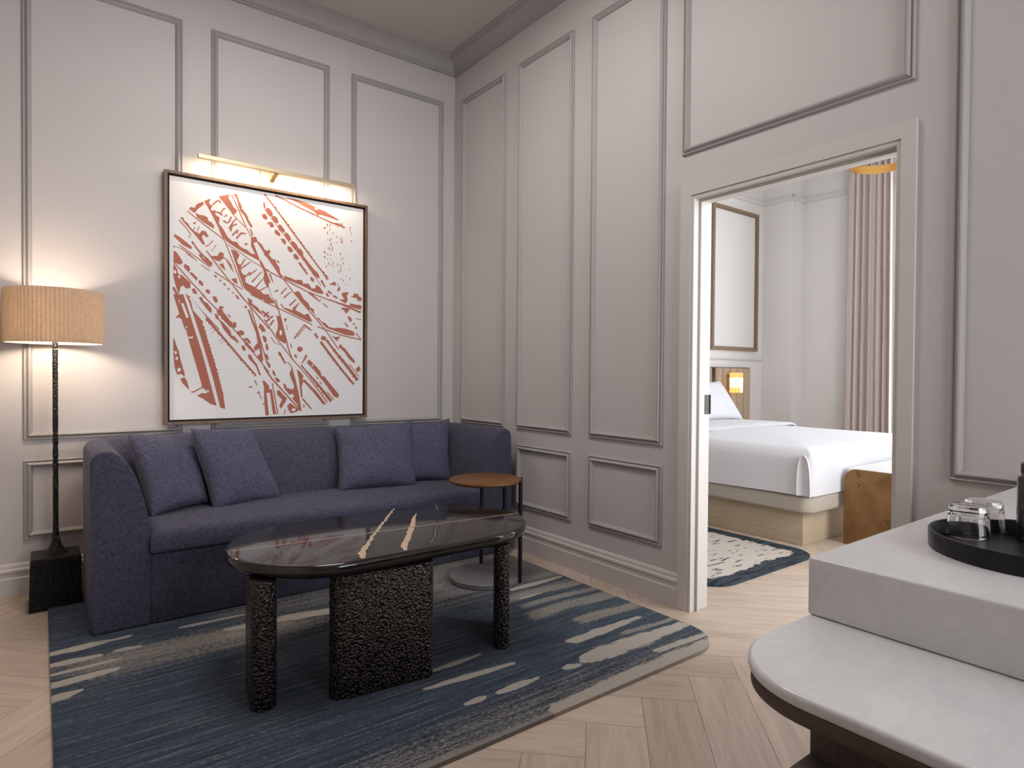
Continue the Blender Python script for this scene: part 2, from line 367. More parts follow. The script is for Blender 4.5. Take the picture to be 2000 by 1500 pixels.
# floor
bm = bmesh.new(); l1 = bm.loops.layers.uv.new('plank'); l2 = bm.loops.layers.uv.new('tone')
PW, PN = 0.2, 5; s2 = math.sqrt(0.5)
def herr(p, q):  # lattice -> room
    return Vector((-0.993+(p+q)*PW*s2, -2.702+(p-q)*PW*s2-PN*PW*s2, 0))
cells = range(-60, 61); done = set()
for i in cells:
    for j in cells:
        d = (i-j) % (2*PN)
        if d < PN: k = ('h', i-d, j)
        else: k = ('v', i, j-(2*PN-1-d))
        if k in done: continue
        done.add(k)
        p, q = k[1], k[2]
        if k[0] == 'h': cs = [(p, q), (p+PN, q), (p+PN, q+1), (p, q+1)]
        else: cs = [(p, q), (p, q+PN), (p+1, q+PN), (p+1, q)]
        vs_ = [herr(*c) for c in cs]; mid = (vs_[0]+vs_[2])/2
        if not (XL-0.45 < mid.x < BX1+0.5 and YF-0.45 < mid.y < 0.55): continue
        f_ = bm.faces.new([bm.verts.new(v) for v in vs_])
        t = random.random()
        for lp, uvw in zip(f_.loops, ((0, 0), (1.0, 0), (1.0, PW), (0, PW))): lp[l1].uv = uvw; lp[l2].uv = (t, 0.5)
struct('floor', bm, FLOORM, 'pale oak herringbone parquet floor', 'floor')

def holed_wall(axis, c0, c1, u0, u1, holes, z1=H, z0=0.0):
    """solid wall, thickness c0..c1 on 'axis'; holes = (ua, ub, za, zb)"""
    bm = bmesh.new()
    us = sorted({u0, u1, *[h[0] for h in holes], *[h[1] for h in holes]}); zs = sorted({z0, z1, *[h[2] for h in holes], *[h[3] for h in holes]})
    for ua, ub in zip(us, us[1:]):
        for za, zb in zip(zs, zs[1:]):
            um, zm = (ua+ub)/2, (za+zb)/2
            if any(h[0] < um < h[1] and h[2] < zm < h[3] for h in holes): continue
            if axis == 'x': add_box(bm, c0, c1, ua, ub, za, zb)
            else: add_box(bm, ua, ub, c0, c1, za, zb)
    bmesh.ops.remove_doubles(bm, verts=bm.verts[:], dist=1e-5)
    return bm
struct('wall_back', holed_wall('y', 0.0, 0.10, XL-0.1, 0.12, []), WALL, 'grey panelled wall behind the sofa and the picture', 'wall')
struct('wall_right', holed_wall('x', 0.0, 0.12, YF-0.1, 0.0, [(DY0, DY1, 0.0, DZ)]), WALL, 'grey panelled wall with the open doorway', 'wall')
struct('wall_left', holed_wall('x', XL-0.1, XL, YF-0.1, 0.0, []), WALL, 'plain grey wall at the left end of the sitting room', 'wall')
struct('wall_front', holed_wall('y', YF-0.1, YF, XL, 0.0, [(-1.95, -0.10, 0.75, 3.2)]), WALL, 'sitting room wall with the added window, facing the sofa', 'wall')
struct('ceiling', bxm(XL-0.1, 0.12, YF-0.1, 0.1, H, H+0.1), CEIL, 'grey painted sitting room ceiling', 'ceiling')
struct('ceiling_bedroom', bxm(0.121, BX1+0.1, BY0-0.1, BY1+0.1, H+0.15, H+0.25), BWALL, 'off-white bedroom ceiling', 'ceiling')
HB = H+0.15
struct('wall_bedroom_head', holed_wall('y', BY1+0.001, BY1+0.1, 0.121, BX1+0.1, [], HB), BWALL, 'off-white bedroom wall behind the headboard', 'wall')
WY0, WY1 = -3.7, -1.40
struct('wall_bedroom_window', holed_wall('x', BX1, BX1+0.1, BY0-0.1, BY1, [(WY0, WY1, 0.35, 3.45)], HB), BWALL, 'off-white bedroom wall with the tall window', 'wall')
struct('wall_bedroom_front', holed_wall('y', BY0-0.1, BY0, 0.121, BX1, [(0.25, 2.15, 0.6, 3.1)], HB), BWALL, 'bedroom wall facing the foot of the bed', 'wall')
struct('wall_bedroom_upper', bxm(0.02, 0.119, BY0, BY1, H+0.1, HB+0.1), BWALL, 'strip of bedroom wall above the door wall', 'wall')
struct('wall_pilaster', bxm(4.62, BX1, -0.29, BY1, 0, HB), BWALL, 'shallow off-white pilaster in the bedroom corner', 'pillar')

def window(name, axis, c, u0, u1, z0, z1, label, nmul=1):
    bm = bmesh.new(); t = 0.05
    def bx(ua, ub, za, zb, d=0.03):
        if axis == 'x': add_box(bm, c-d, c+d, ua, ub, za, zb)
        else: add_box(bm, ua, ub, c-d, c+d, za, zb)
    bx(u0, u0+t, z0, z1); bx(u1-t, u1, z0, z1); bx(u0, u1, z0, z0+t, .032); bx(u0, u1, z1-t, z1, .032)
    for k in range(1, nmul+1): um = u0+(u1-u0)*k/(nmul+1); bx(um-t/2, um+t/2, z0, z1, .028)
    o = struct(name, bm, CASE, label, 'window')
    bm = bmesh.new(); e = 0.04
    if axis == 'x': add_box(bm, c-.003, c+.003, u0+e, u1-e, z0+e, z1-e)
    else: add_box(bm, u0+e, u1-e, c-.003, c+.003, z0+e, z1-e)
    obj('pane', bm, PANE, o)
window('window_1', 'x', BX1+0.05, WY0, WY1, 0.35, 3.45, 'tall bright bedroom window beside the taupe curtain', 1)
window('added_window_2', 'y', YF-0.05, -1.95, -0.10, 0.75, 3.2, 'added unseen sitting room window for fill light, facing the sofa', 2)  # unseen opening added to give the sitting-room fill an origin
window('added_window_3', 'y', BY0-0.05, 0.25, 2.15, 0.6, 3.1, 'added unseen bedroom window for fill light, facing the foot of the bed', 2)  # added out of view so fill reaches the bed side and doorway

# crown, baseboards, panel mouldings, casing
def extrude_profile(prof, ptfun, u0, u1, m0=0, m1=0):
    """prof: (out, z); ptfun(u, out, z) -> xyz; m0/m1 = mitre slope at each end"""
    bm = bmesh.new(); A = [bm.verts.new(ptfun(u0+m0*o, o, z)) for o, z in prof]; B = [bm.verts.new(ptfun(u1+m1*o, o, z)) for o, z in prof]
    n = len(prof)
    for i in range(n):
        bm.faces.new((A[i], A[(i+1) % n], B[(i+1) % n], B[i]))
    bm.faces.new(A[::-1]); bm.faces.new(B); return bm
crown = [(0, 3.553), (.016, 3.553), (.016, 3.566), (.024, 3.569), (.024, 3.577), (.030, 3.580), (.036, 3.596), (.050, 3.614), (.068, 3.628), (.086, 3.636), (.086, 3.642), (.098, 3.645), (.098, 3.652), (.118, 3.655), (.118, 3.6649), (0, 3.6649)]
struct('trim_1', extrude_profile(crown, lambda u, o, z: (u, -o, z), XL, 0, 1, -1), TRIM, 'grey crown moulding along the picture wall', 'crown moulding', 30)
struct('trim_2', extrude_profile(crown, lambda u, o, z: (-o, u, z), YF, 0, 1, -1), TRIM, 'grey crown moulding along the doorway wall', 'crown moulding', 30)
base = [(0, 0), (.022, 0), (.022, .098), (.017, .103), (.017, .125), (.021, .130), (.021, .142), (.012, .150), (.012, .160), (.006, .172), (0, .176)]
struct('baseboard_back', extrude_profile(base, lambda u, o, z: (u, -o, z), XL, 0, 0, -1), WALL, 'tall grey baseboard under the picture wall', 'baseboard', 30)
struct('baseboard_right', extrude_profile(base, lambda u, o, z: (-o, u, z), DY1+0.063, 0, 0, -1), WALL, 'tall grey baseboard between the doorway and the corner', 'baseboard', 30)
struct('baseboard_right_near', extrude_profile(base, lambda u, o, z: (-o, u, z), YF, DY0-0.053), WALL, 'grey baseboard on the counter side of the doorway', 'baseboard', 30)
struct('baseboard_left', extrude_profile(base, lambda u, o, z: (XL+o, u, z), YF, 0), WALL, 'grey baseboard along the left wall', 'baseboard', 30)
mprof = [(0, 0), (0, .010), (.004, .014), (.009, .010), (.012, .008), (.017, .016), (.024, .021), (.030, .018), (.034, .010), (.038, .007), (.040, 0)]
def panel(ptfun, u0, u1, z0, z1, prof=mprof):
    bm = bmesh.new(); loops = []
    for o, h in prof:
        loops.append([bm.verts.new(ptfun(u, z, h)) for u, z in ((u0+o, z0+o), (u1-o, z0+o), (u1-o, z1-o), (u0+o, z1-o))])
    for a, b_ in zip(loops, loops[1:]):
        for i in range(4): bm.faces.new((a[i], a[(i+1) % 4], b_[(i+1) % 4], b_[i]))
    return bm
pb = lambda u, z, h: (u, -h, z)
pr = lambda u, z, h: (-h, u, z)
TI = [3]
def trim(pf, a, label):
    struct('trim_%d' % TI[0], panel(pf, *a), TRIM, label, 'wall moulding', 30); TI[0] += 1
ZT, ZB, LT, LB = 3.333, 0.832, 0.722, 0.296
trim(pb, (-3.630, -2.865, ZB, ZT), 'tall wall moulding left of the floor lamp')
trim(pb, (-2.704, -1.939, ZB, ZT), 'tall wall moulding behind the floor lamp')
trim(pb, (-1.778, -1.025, ZB, ZT), 'tall wall moulding behind the middle of the picture')
trim(pb, (-0.864, -0.109, ZB, ZT), 'tall wall moulding between the picture and the room corner')
trim(pb, (-3.630, -2.865, LB, LT), 'low wall moulding left of the floor lamp')
trim(pb, (-2.704, -1.939, LB, LT), 'low wall moulding behind the lamp pole')
trim(pr, (-0.687, -0.120, ZB, ZT), 'tall moulding on the doorway wall nearest the corner')
trim(pr, (-1.391, -0.834, ZB, ZT), 'tall moulding on the doorway wall above the side table')
trim(pr, (-2.098, -1.548, ZB, ZT), 'tall moulding on the doorway wall next to the doorway')
trim(pr, (-1.391, -0.834, LB, LT), 'low moulding on the doorway wall behind the side table')
trim(pr, (-2.098, -1.548, LB, LT), 'low moulding on the doorway wall next to the doorway')
trim(pr, (-3.275, -2.213, 2.327, ZT), 'moulding panel above the doorway')
trim(pr, (-4.45, -3.408, ZB, ZT), 'tall moulding above the counter, right of the doorway')

# door casing + jamb lining with stop
dr = tag(obj('door_1', bxm(-0.018, -0.0005, DY1+0.0005, DY1+0.063, 0, DZ+0.063), CASE), 'cream door casing around the opening to the bedroom', 'door frame', None, 'structure')
bm = bmesh.new(); add_box(bm, -0.0181, -0.0005, DY0-0.053, DY0-0.0005, 0, DZ+0.063); obj('casing_side', bm, CASE, dr)
bm = bmesh.new()
v = [bm.verts.new(p) for x in (-0.018, -0.0005) for p in ((x, DY0-.0004, DZ+.0005), (x, DY1+.0004, DZ+.0005), (x, DY1+.0004, DZ+.063), (x, DY0-.0004, DZ+.063))]
for q in ((0,1,2,3),(4,7,6,5),(0,4,5,1),(1,5,6,2),(2,6,7,3),(3,7,4,0)): bm.faces.new([v[i] for i in q])
obj('casing_head', bm, CASE, dr)
def lining(bm, x0, x1, t):
    add_box(bm, x0, x1, DY1-t, DY1, 0, DZ-t); add_box(bm, x0, x1, DY0, DY0+t, 0, DZ-t); add_box(bm, x0, x1, DY0, DY1, DZ-t, DZ)
bm = bmesh.new(); lining(bm, -0.012, 0.132, 0.016); obj('jamb', bm, CASE, dr)
bm = bmesh.new(); lining(bm, 0.030, 0.046, 0.030); obj('door_stop', bm, CASE, dr)
for hz in (1.055,):
    bm = bmesh.new(); add_box(bm, 0.092, 0.131, DY1-.0185, DY1-.0155, hz-.05, hz+.05); add_tube(bm, [(.136, DY1-.02, hz-.05), (.136, DY1-.02, hz+.05)], .006, 10)
    obj('hinge', bm, STEEL, dr)
bm = bmesh.new(); add_box(bm, 0.1205, 0.137, DY1+.001, DY1+.07, 0, DZ+.07); add_box(bm, 0.1205, 0.137, DY0-.07, DY0-.001, 0, DZ+.07); add_box(bm, 0.1205, 0.137, DY0-.07, DY1+.07, DZ+.001, DZ+.0701)
obj('bedroom_casing', bm, CASE, dr)

# bedroom picture rail, wood-framed wall panel, baseboard
rail = [(0, 3.335), (.012, 3.335), (.020, 3.345), (.020, 3.375), (.030, 3.382), (.030, 3.392), (0, 3.392)]
struct('trim_30', extrude_profile(rail, lambda u, o, z: (u, BY1-o, z), 0.121, 4.62, 0, -1), BTRIM, 'picture rail above the headboard wall', 'picture rail')
struct('trim_31', extrude_profile(rail, lambda u, o, z: (4.62-o, u, z), -0.29, BY1, -1, -1), BTRIM, 'picture rail across the pilaster', 'picture rail')
struct('trim_32', extrude_profile(rail, lambda u, o, z: (BX1-o, u, z), -1.38, -0.2901, 0, 0), BTRIM, 'picture rail running to the curtain', 'picture rail')
struct('trim_33', extrude_profile(rail, lambda u, o, z: (u, -0.29-o, z), 4.59, BX1, 0, 0), BTRIM, 'short picture rail on the side of the pilaster', 'picture rail')
struct('trim_34', extrude_profile([(0, 1.40), (.014, 1.40), (.02, 1.41), (.014, 1.43), (0, 1.43)], lambda u, o, z: (u, BY1-o, z), 0.121, 4.62, 0, -1), BTRIM, 'thin off-white rail just above the headboard', 'wall moulding')
struct('baseboard_bedroom', extrude_profile(base, lambda u, o, z: (u, BY1-o, z), 0.121, 4.62), BWALL, 'off-white bedroom baseboard under the headboard', 'baseboard')
bh = lambda u, z, h: (u, BY1-h, z)
wp = thing('wall_panel', 'bronze and walnut framed panel on the bedroom wall above the headboard', 'wall panel', (4.0, BY1, 1.5))
obj('frame', panel(bh, 3.54, 4.475, 1.512, 3.205, [(0, 0), (0, .03), (.034, .03), (.034, .022), (.042, .022), (.042, 0)]), wood('panel_walnut', (0.17, 0.115, 0.068), (0.26, 0.185, 0.118), (9, 9, 9), 0.4, 3), wp)
obj('inlay', bxm(3.59, 4.425, BY1-.006, BY1-.0005, 1.562, 3.155), BWALL, wp)

# ------------------------------------------------------------------ sitting-room rug
def snapped_grid(x0, x1, y0, y1, r0, cell, z, rb=None):
    bm = bmesh.new(); nx = int((x1-x0)/cell); ny = int((y1-y0)/cell); g = {}
    def snap(x, y):
        r = r0 if rb is None or y < (y0+y1)/2 else rb
        cx = min(max(x, x0+r), x1-r); cy = min(max(y, y0+r), y1-r)
        d = math.hypot(x-cx, y-cy)
        if d > r: return cx+(x-cx)*r/d, cy+(y-cy)*r/d
        return x, y
    for i in range(nx+1):
        for j in range(ny+1):
            x, y = snap(x0+(x1-x0)*i/nx, y0+(y1-y0)*j/ny); g[i, j] = bm.verts.new((x, y, z))
    for i in range(nx):
        for j in range(ny): bm.faces.new((g[i, j], g[i+1, j], g[i+1, j+1], g[i, j+1]))
    bmesh.ops.dissolve_degenerate(bm, dist=1e-5, edges=bm.edges[:])
    be = [e for e in bm.edges if e.is_boundary]
    ex = bmesh.ops.extrude_edge_only(bm, edges=be); nv = [q for q in ex['geom'] if isinstance(q, bmesh.types.BMVert)]
    for q in nv: q.co.z = 0.0005
    return bm
def fields(o, fns):
    me = o.data
    for name, fn in fns.items():
        a = me.attributes.new(name, 'FLOAT', 'POINT'); a.data.foreach_set('value', [fn(v.co.x, v.co.y) for v in me.vertices])
def sm(a, b, x):
    t = min(1, max(0, (x-a)/(b-a))); return t*t*(3-2*t)
STREAKS = [  # x0, x1, y at x0, y at x1, half-width
    (-1.47, -1.10, -2.195, -2.222, .017), (-1.26, -1.08, -2.379, -2.378, .017), (-1.40, -1.325, -2.374, -2.376, .016),
    (-0.925, -0.872, -2.384, -2.392, .020), (-0.80, -0.20, -2.375, -2.385, .050), (-0.745, -0.30, -2.212, -2.20, .028),
    (-1.38, -1.14, -2.085, -2.075, .013), (-1.15, -0.15, -2.60, -2.58, .045), (-0.50, -0.17, -2.50, -2.52, .020),
    (-2.62, -2.33, -1.010, -0.990, .026), (-2.62, -2.43, -1.136, -1.137, .024), (-2.37, -2.29, -1.13, -1.135, .018),
    (-2.62, -2.39, -1.338, -1.322, .030), (-2.62, -2.51, -1.462, -1.44, .026), (-2.62, -2.36, -1.235, -1.225, .013),
    (-1.68, -1.40, -1.19, -1.25, .040), (-1.95, -1.70, -1.17, -1.20, .022), (-2.10, -1.75, -1.02, -1.03, .014),
    (-0.55, -0.20, -1.52, -1.515, .022), (-0.60, -0.45, -1.66, -1.655, .010)]
def streak(x, y):
    best = 0
    x += 0.012*math.sin(y*60); 
    for x0, x1, ya, yb, w in STREAKS:
        t = min(1, max(0, (x-x0)/(x1-x0))); yc = ya+(yb-ya)*t
        ww = w*(0.62+0.5*math.sin(math.pi*min(1, 0.15+t*0.9)))*(1+0.35*noise.noise((x*9, y*2, 3)))
        dx = max(x0-x, 0, x-x1); d = math.hypot(dx*0.8, y-yc)
        best = max(best, 1-0.5*d/ww)
    return max(0, best)
def beige(x, y):
    n = noise.noise((x*0.9, y*7, 1.7))*0.5+noise.noise((x*2.2, y*17, 5.1))*0.32
    a = 0.60*sm(-1.80, -1.3, y)*sm(-1.45, -0.85, x)+0.10*sm(-2.2, -1.8, y)*sm(-1.0, -0.3, x)
    # grey-beige fingers reaching in from the right-hand edge
    for yc, x0, w in ((-1.88, -.77, .055), (-1.63, -.80, .05), (-1.76, -.72, .03), (-2.07, -.62, .045), (-1.42, -.7, .05), (-2.30, -.55, .02)):
        a = max(a, 0.85*sm(w*1.25, w*.6, abs(y-yc-0.012*math.sin(x*9)))*sm(x0, x0+.08, x))
    a = max(a, 0.62*sm(.20, .08, abs(y+1.27))*sm(.75, .3, abs(x+2.05)))
    a = max(a, 0.58*sm(-2.36, -2.57, y)); a = max(a, 1.3*sm(-2.582, -2.605, y))
    a = max(a, 0.42*sm(-1.25, -1.05, y)*sm(-2.2, -1.6, x))
    # deep navy bands
    for yc, w in ((-1.98, .03), (-1.70, .022), (-2.14, .03), (-1.53, .022)):
        a -= 0.5*sm(w, w*.4, abs(y-yc))*sm(-.95, -.6, x)
    return a+n*0.42
o = obj('area_rug', snapped_grid(-2.605, -0.168, -2.612, -0.368, .20, 0.0125, 0.014, .015), RUGM, None, 40)
fields(o, {'streak': streak, 'beige': beige}); tag(o, 'navy blue area rug with cream brush streaks under the sofa and coffee table', 'rug')

# ------------------------------------------------------------------ sofa
sofa = thing('sofa', 'dark navy woven tub sofa with rounded arms against the picture wall', 'sofa', (-1.28, -0.47, 0.015))
SX0, SX1, SY0, SY1, SR = -2.455, -0.100, -0.905, -0.03, 0.27
prof = [(0.004, 0.012), (0.0, 0.03), (0.0, 0.30), (0.0, 0.60), (0.0, 0.785), (0.006, 0.810), (0.022, 0.828), (0.046, 0.836), (0.075, 0.834), (0.104, 0.820), (0.130, 0.796), (0.155, 0.757), (0.178, 0.705), (0.198, 0.640), (0.213, 0.575), (0.224, 0.51), (0.231, 0.44), (0.234, 0.36), (0.234, 0.18), (0.234, 0.03), (0.230, 0.012)]
path = []   # (x, y, nx, ny, depthscale)
for i in range(14): t = i/13; path.append((SX0, SY0+(SY1-SR-SY0)*t, 1, 0, 1.0))
for i in range(1, 13):
    a = math.pi-math.pi/2*i/12; path.append((SX0+SR+SR*math.cos(a), SY1-SR+SR*math.sin(a), -math.cos(a), -math.sin(a), 1+0.45*sm(0, 1, i/12)))
for i in range(1, 30): t = i/30; path.append((SX0+SR+(SX1-SX0-2*SR)*t, SY1, 0, -1, 1.45))
for i in range(0, 13):
    a = math.pi/2-math.pi/2*i/12; path.append((SX1-SR+SR*math.cos(a), SY1-SR+SR*math.sin(a), -math.cos(a), -math.sin(a), 1.45-0.45*sm(0, 1, i/12)))
for i in range(1, 14): t = i/13; path.append((SX1, SY1-SR+(SY0-SY1+SR)*t, 1*-1, 0, 1.0))
bm = bmesh.new(); rings = []
for k, (x, y, nx_, ny_, ds) in enumerate(path):
    e = min(k, len(path)-1-k); pull = 0.0
    rings.append([bm.verts.new((x+nx_*(d*ds), y+ny_*(d*ds), z+0.004)) for d, z in prof])
for a, b_ in zip(rings, rings[1:]):
    for i in range(len(prof)):
        j = (i+1) % len(prof); bm.faces.new((a[i], a[j], b_[j], b_[i]))
fa = bm.faces.new(rings[0][::-1]); fb = bm.faces.new(rings[-1])
ed = [e for f_ in (fa, fb) for e in f_.edges]
bmesh.ops.bevel(bm, geom=ed, offset=0.014, segments=4, profile=0.5, affect='EDGES')
obj('tub_frame', bm, NAVY, sofa, 50)
ap = rbox(-2.222, -0.334, SY0+.002, SY0+.06, 0.017, 0.343, 0.008)
obj('front_rail', ap, NAVY, sofa, 40)
# seat cushion: crowned, soft edged
def cushion(x0, x1, y0, y1, z0, z1, r, crown, nx=60, ny=26):
    bm = bmesh.new(); top = {}; bot = {}
    for i in range(nx+1):
        for j in range(ny+1):
            u = i/nx; v_ = j/ny
            # denser near the edges
            u = 0.5-0.5*math.cos(math.pi*u); v_ = 0.5-0.5*math.cos(math.pi*v_)
            x = x0+(x1-x0)*u; y = y0+(y1-y0)*v_
            d = min(x-x0, x1-x, y-y0, y1-y); k = min(1, d/r); drop = r*(1-math.sqrt(max(0, 1-(1-k)**2)))
            c = crown*(1-(2*u-1)**4)*(1-(2*v_-1)**2)
            top[i, j] = bm.verts.new((x, y, z1-drop+c+0.002*noise.noise((x*5, y*5, 0)))); bot[i, j] = bm.verts.new((x, y, z0+drop*0.6))
    for i in range(nx):
        for j in range(ny):
            bm.faces.new((top[i, j], top[i+1, j], top[i+1, j+1], top[i, j+1])); bm.faces.new((bot[i, j], bot[i, j+1], bot[i+1, j+1], bot[i+1, j]))
    for i in range(nx):
        bm.faces.new((bot[i, 0], bot[i+1, 0], top[i+1, 0], top[i, 0])); bm.faces.new((bot[i+1, ny], bot[i, ny], top[i, ny], top[i+1, ny]))
    for j in range(ny):
        bm.faces.new((bot[0, j+1], bot[0, j], top[0, j], top[0, j+1])); bm.faces.new((bot[nx, j], bot[nx, j+1], top[nx, j+1], top[nx, j]))
    return bm
obj('seat_cushion', cushion(-2.226, -0.330, -0.935, -0.33, 0.347, 0.458, 0.035, 0.010), NAVY, sofa, 60)
obj('deck', rbox(-2.23, -0.33, -0.85, -0.30, 0.02, 0.346, 0.006), NAVY, sofa, 40)

def pillow(label, tl, tr, br, bl, thick, seed, name='throw_pillow', group='navy throw pillows on the sofa', mt=None, N_=34, cat='pillow'):
    tl, tr, br, bl = map(Vector, (tl, tr, br, bl)); cen = (tl+tr+br+bl)/4
    nrm = ((tr-tl)+(br-bl)).cross((tl-bl)+(tr-br)).normalized()
    if nrm.dot(CAM-cen) < 0: nrm = -nrm
    rd = random.Random(seed); bm = bmesh.new(); grids = []
    for side in (1, -1):
        g = {}
        for i in range(N_+1):
            for j in range(N_+1):
                u = i/N_; v_ = j/N_; a = 2*u-1; b_ = 2*v_-1
                # edges bow in between the ears
                a2 = a*(1-0.075*(1-b_*b_)*abs(a)**2); b2 = b_*(1-0.075*(1-a*a)*abs(b_)**2)
                uu = (a2+1)/2; vv = (b2+1)/2
                p = bl*(1-uu)*(1-vv)+br*uu*(1-vv)+tr*uu*vv+tl*(1-uu)*vv
                t = max(0, (1-a*a)*(1-b_*b_))**0.42
                w = noise.noise((u*3.1+seed*7, v_*3.1, seed*3.3))*0.16+0.05*noise.noise((u*9+seed, v_*5, 2.2))
                # creases fanning out of the corners
                for ca, cb_ in ((-1, -1), (1, -1), (1, 1), (-1, 1)):
                    dx, dy = a-ca, b_-cb_; rr_ = math.hypot(dx, dy)
                    if rr_ < 0.9: w += 0.10*(0.9-rr_)*math.sin(math.atan2(dy, dx)*9+seed*2+ca)*min(1, rr_*4)
                h = thick*t*(1+w)
                if side == 1 or not (i in (0, N_) or j in (0, N_)): g[i, j] = bm.verts.new(p+nrm*side*h)
                else: g[i, j] = grids[0][i, j]
        grids.append(g)
        for i in range(N_):
            for j in range(N_):
                q = (g[i, j], g[i+1, j], g[i+1, j+1], g[i, j+1]); bm.faces.new(q if side == 1 else q[::-1])
    o = obj(name, bm, mt or PILLOW, None, 70)
    return tag(o, label, cat, group)
SZ = 0.474
pillow('navy throw pillow at the left arm, overlapped by its neighbour', (-2.268, -0.37, .880), (-1.93, -0.20, .845), (-1.875, -0.45, SZ), (-2.185, -0.60, SZ-.02), .082, 1)
pillow('navy throw pillow leaning second from the left, corner pointing up', (-1.968, -0.40, .892), (-1.612, -0.225, .872), (-1.475, -0.43, SZ-.03), (-1.880, -0.565, SZ-.03), .090, 2)
pillow('large upright navy throw pillow facing forward, right of the sofa centre', (-1.088, -0.255, .850), (-0.570, -0.385, .878), (-0.628, -0.56, SZ-.03), (-1.145, -0.475, SZ-.02), .092, 3)
pillow('dark navy throw pillow tucked by the right arm, behind the large one', (-0.685, -0.215, .842), (-0.262, -0.375, .882), (-0.325, -0.50, SZ-.03), (-0.70, -0.40, SZ-.01), .075, 4)

# ------------------------------------------------------------------ coffee table
ct = thing('coffee_table', 'oval coffee table with black veined stone top on hammered bronze slab legs', 'coffee table', (-1.4, -1.75, 0.014))
TX0, TX1, TY, TR = -1.712, -1.118, -1.752, 0.368
out = arc(TX1, TY, TR, -90, 90, 40)+arc(TX0, TY, TR, 90, 270, 40)
out = [out[i] for i in range(len(out)) if i == 0 or (Vector(out[i])-Vector(out[i-1])).length > 1e-5]
bm = bmesh.new(); n = len(out)
def offs(d):
    r_ = []
    for x, y in out:
        cx = min(max(x, TX0), TX1); v_ = Vector((x-cx, y-TY)); v_.normalize(); r_.append((x-v_.x*d, y-v_.y*d))
    return r_
lv = [(0.466, .070), (0.467, .040), (0.471, .020), (0.479, .008), (0.490, .001), (0.500, 0.0), (0.510, .0012), (0.517, .004), (0.521, .009), (0.5225, .016)]
rg = [[bm.verts.new((p[0], p[1], z)) for p in offs(d)] for z, d in lv]
for a, b_ in zip(rg, rg[1:]):
    for i in range(n): bm.faces.new((a[i], a[(i+1) % n], b_[(i+1) % n], b_[i]))
bm.faces.new(rg[0][::-1]); bm.faces.new(rg[-1])
def ribbon(pts, ws, z, mi=1):
    L_ = []; R_ = []
    for i, p in enumerate(pts):
        p = Vector(p); t = Vector(pts[min(i+1, len(pts)-1)])-Vector(pts[max(i-1, 0)]); t.normalize(); nn = Vector((-t.y, t.x))
        a = p+nn*ws[i]; c = p-nn*ws[i]; zz = z if not callable(z) else z(p)
        L_.append(bm.verts.new((a.x, a.y, zz))); R_.append(bm.verts.new((c.x, c.y, zz)))
    for i in range(len(pts)-1):
        f_ = bm.faces.new((L_[i], R_[i], R_[i+1], L_[i+1])); f_.material_index = mi
rd = random.Random(3)
ZS = 0.5229
pts = [(-2.072+(1.332)*i/60, -1.722-0.118*i/60+0.0025*noise.noise((i*.35, 0, 0))) for i in range(61)]
ribbon(pts, [0.0028+0.0010*noise.noise((i*.5, 3, 0)) for i in range(61)], lambda p: ZS if -2.062 < p.x < -0.752 else (0.5185 if -2.068 < p.x < -0.744 else 0.513))
def vein(ctrl, ws):
    P_ = []; W_ = []
    for (a, b_), (wa, wb) in zip(zip(ctrl, ctrl[1:]), zip(ws, ws[1:])):
        for k in range(10):
            t = k/10; P_.append((a[0]+(b_[0]-a[0])*t+.004*rd.uniform(-1, 1), a[1]+(b_[1]-a[1])*t+.004*rd.uniform(-1, 1))); W_.append((wa+(wb-wa)*t)*rd.uniform(.8, 1.2))
    P_.append(ctrl[-1]); W_.append(ws[-1]); ribbon(P_, W_, ZS)
vein([(-1.212, -1.396), (-1.345, -1.575), (-1.485, -1.765), (-1.592, -1.92), (-1.665, -2.03), (-1.690, -2.100)], [.004, .006, .006, .008, .014, .007])
vein([(-1.178, -1.557), (-1.250, -1.665), (-1.319, -1.781), (-1.411, -1.921), (-1.488, -2.031), (-1.518, -2.098)], [.002, .009, .012, .012, .014, .005])
vein([(-0.985, -1.42), (-1.02, -1.48), (-1.055, -1.56)], [.0006, .0009, .0006])
vein([(-1.20, -1.80), (-1.27, -1.90), (-1.335, -2.0), (-1.385, -2.055), (-1.36, -2.06)], [.0007, .0009, .0008, .0008, .0006])
vein([(-0.80, -1.95), (-0.815, -1.97)], [.001, .001])
obj('table_top', bm, [BLACKSTONE, VEIN], ct, 35)
def slab_leg(cx, cy, ang, length, th):
    pts = arc(length/2-th/2, 0, th/2, -90, 90, 10)+arc(-length/2+th/2, 0, th/2, 90, 270, 10)
    ca, sa = math.cos(ang), math.sin(ang)
    return prism([(cx+x*ca-y*sa, cy+x*sa+y*ca) for x, y in pts], 0.0145, 0.4665, 0.003, 2)
A1 = math.radians(-6.5); obj('leg', slab_leg(-1.594, -2.065, A1, 0.405, 0.088), BRONZE, ct, 40)
A2 = math.radians(80); e2 = Vector((math.cos(A2), math.sin(A2))); p2 = Vector((-2.012, -2.003))+e2*0.15
obj('leg', slab_leg(p2.x, p2.y, A2, 0.30, 0.088), BRONZE, ct, 40)
A3 = math.radians(55); e3 = Vector((math.cos(A3), math.sin(A3))); p3 = Vector((-1.052, -2.094))+e3*0.15
obj('leg', slab_leg(p3.x, p3.y, A3, 0.30, 0.068), BRONZE, ct, 40)

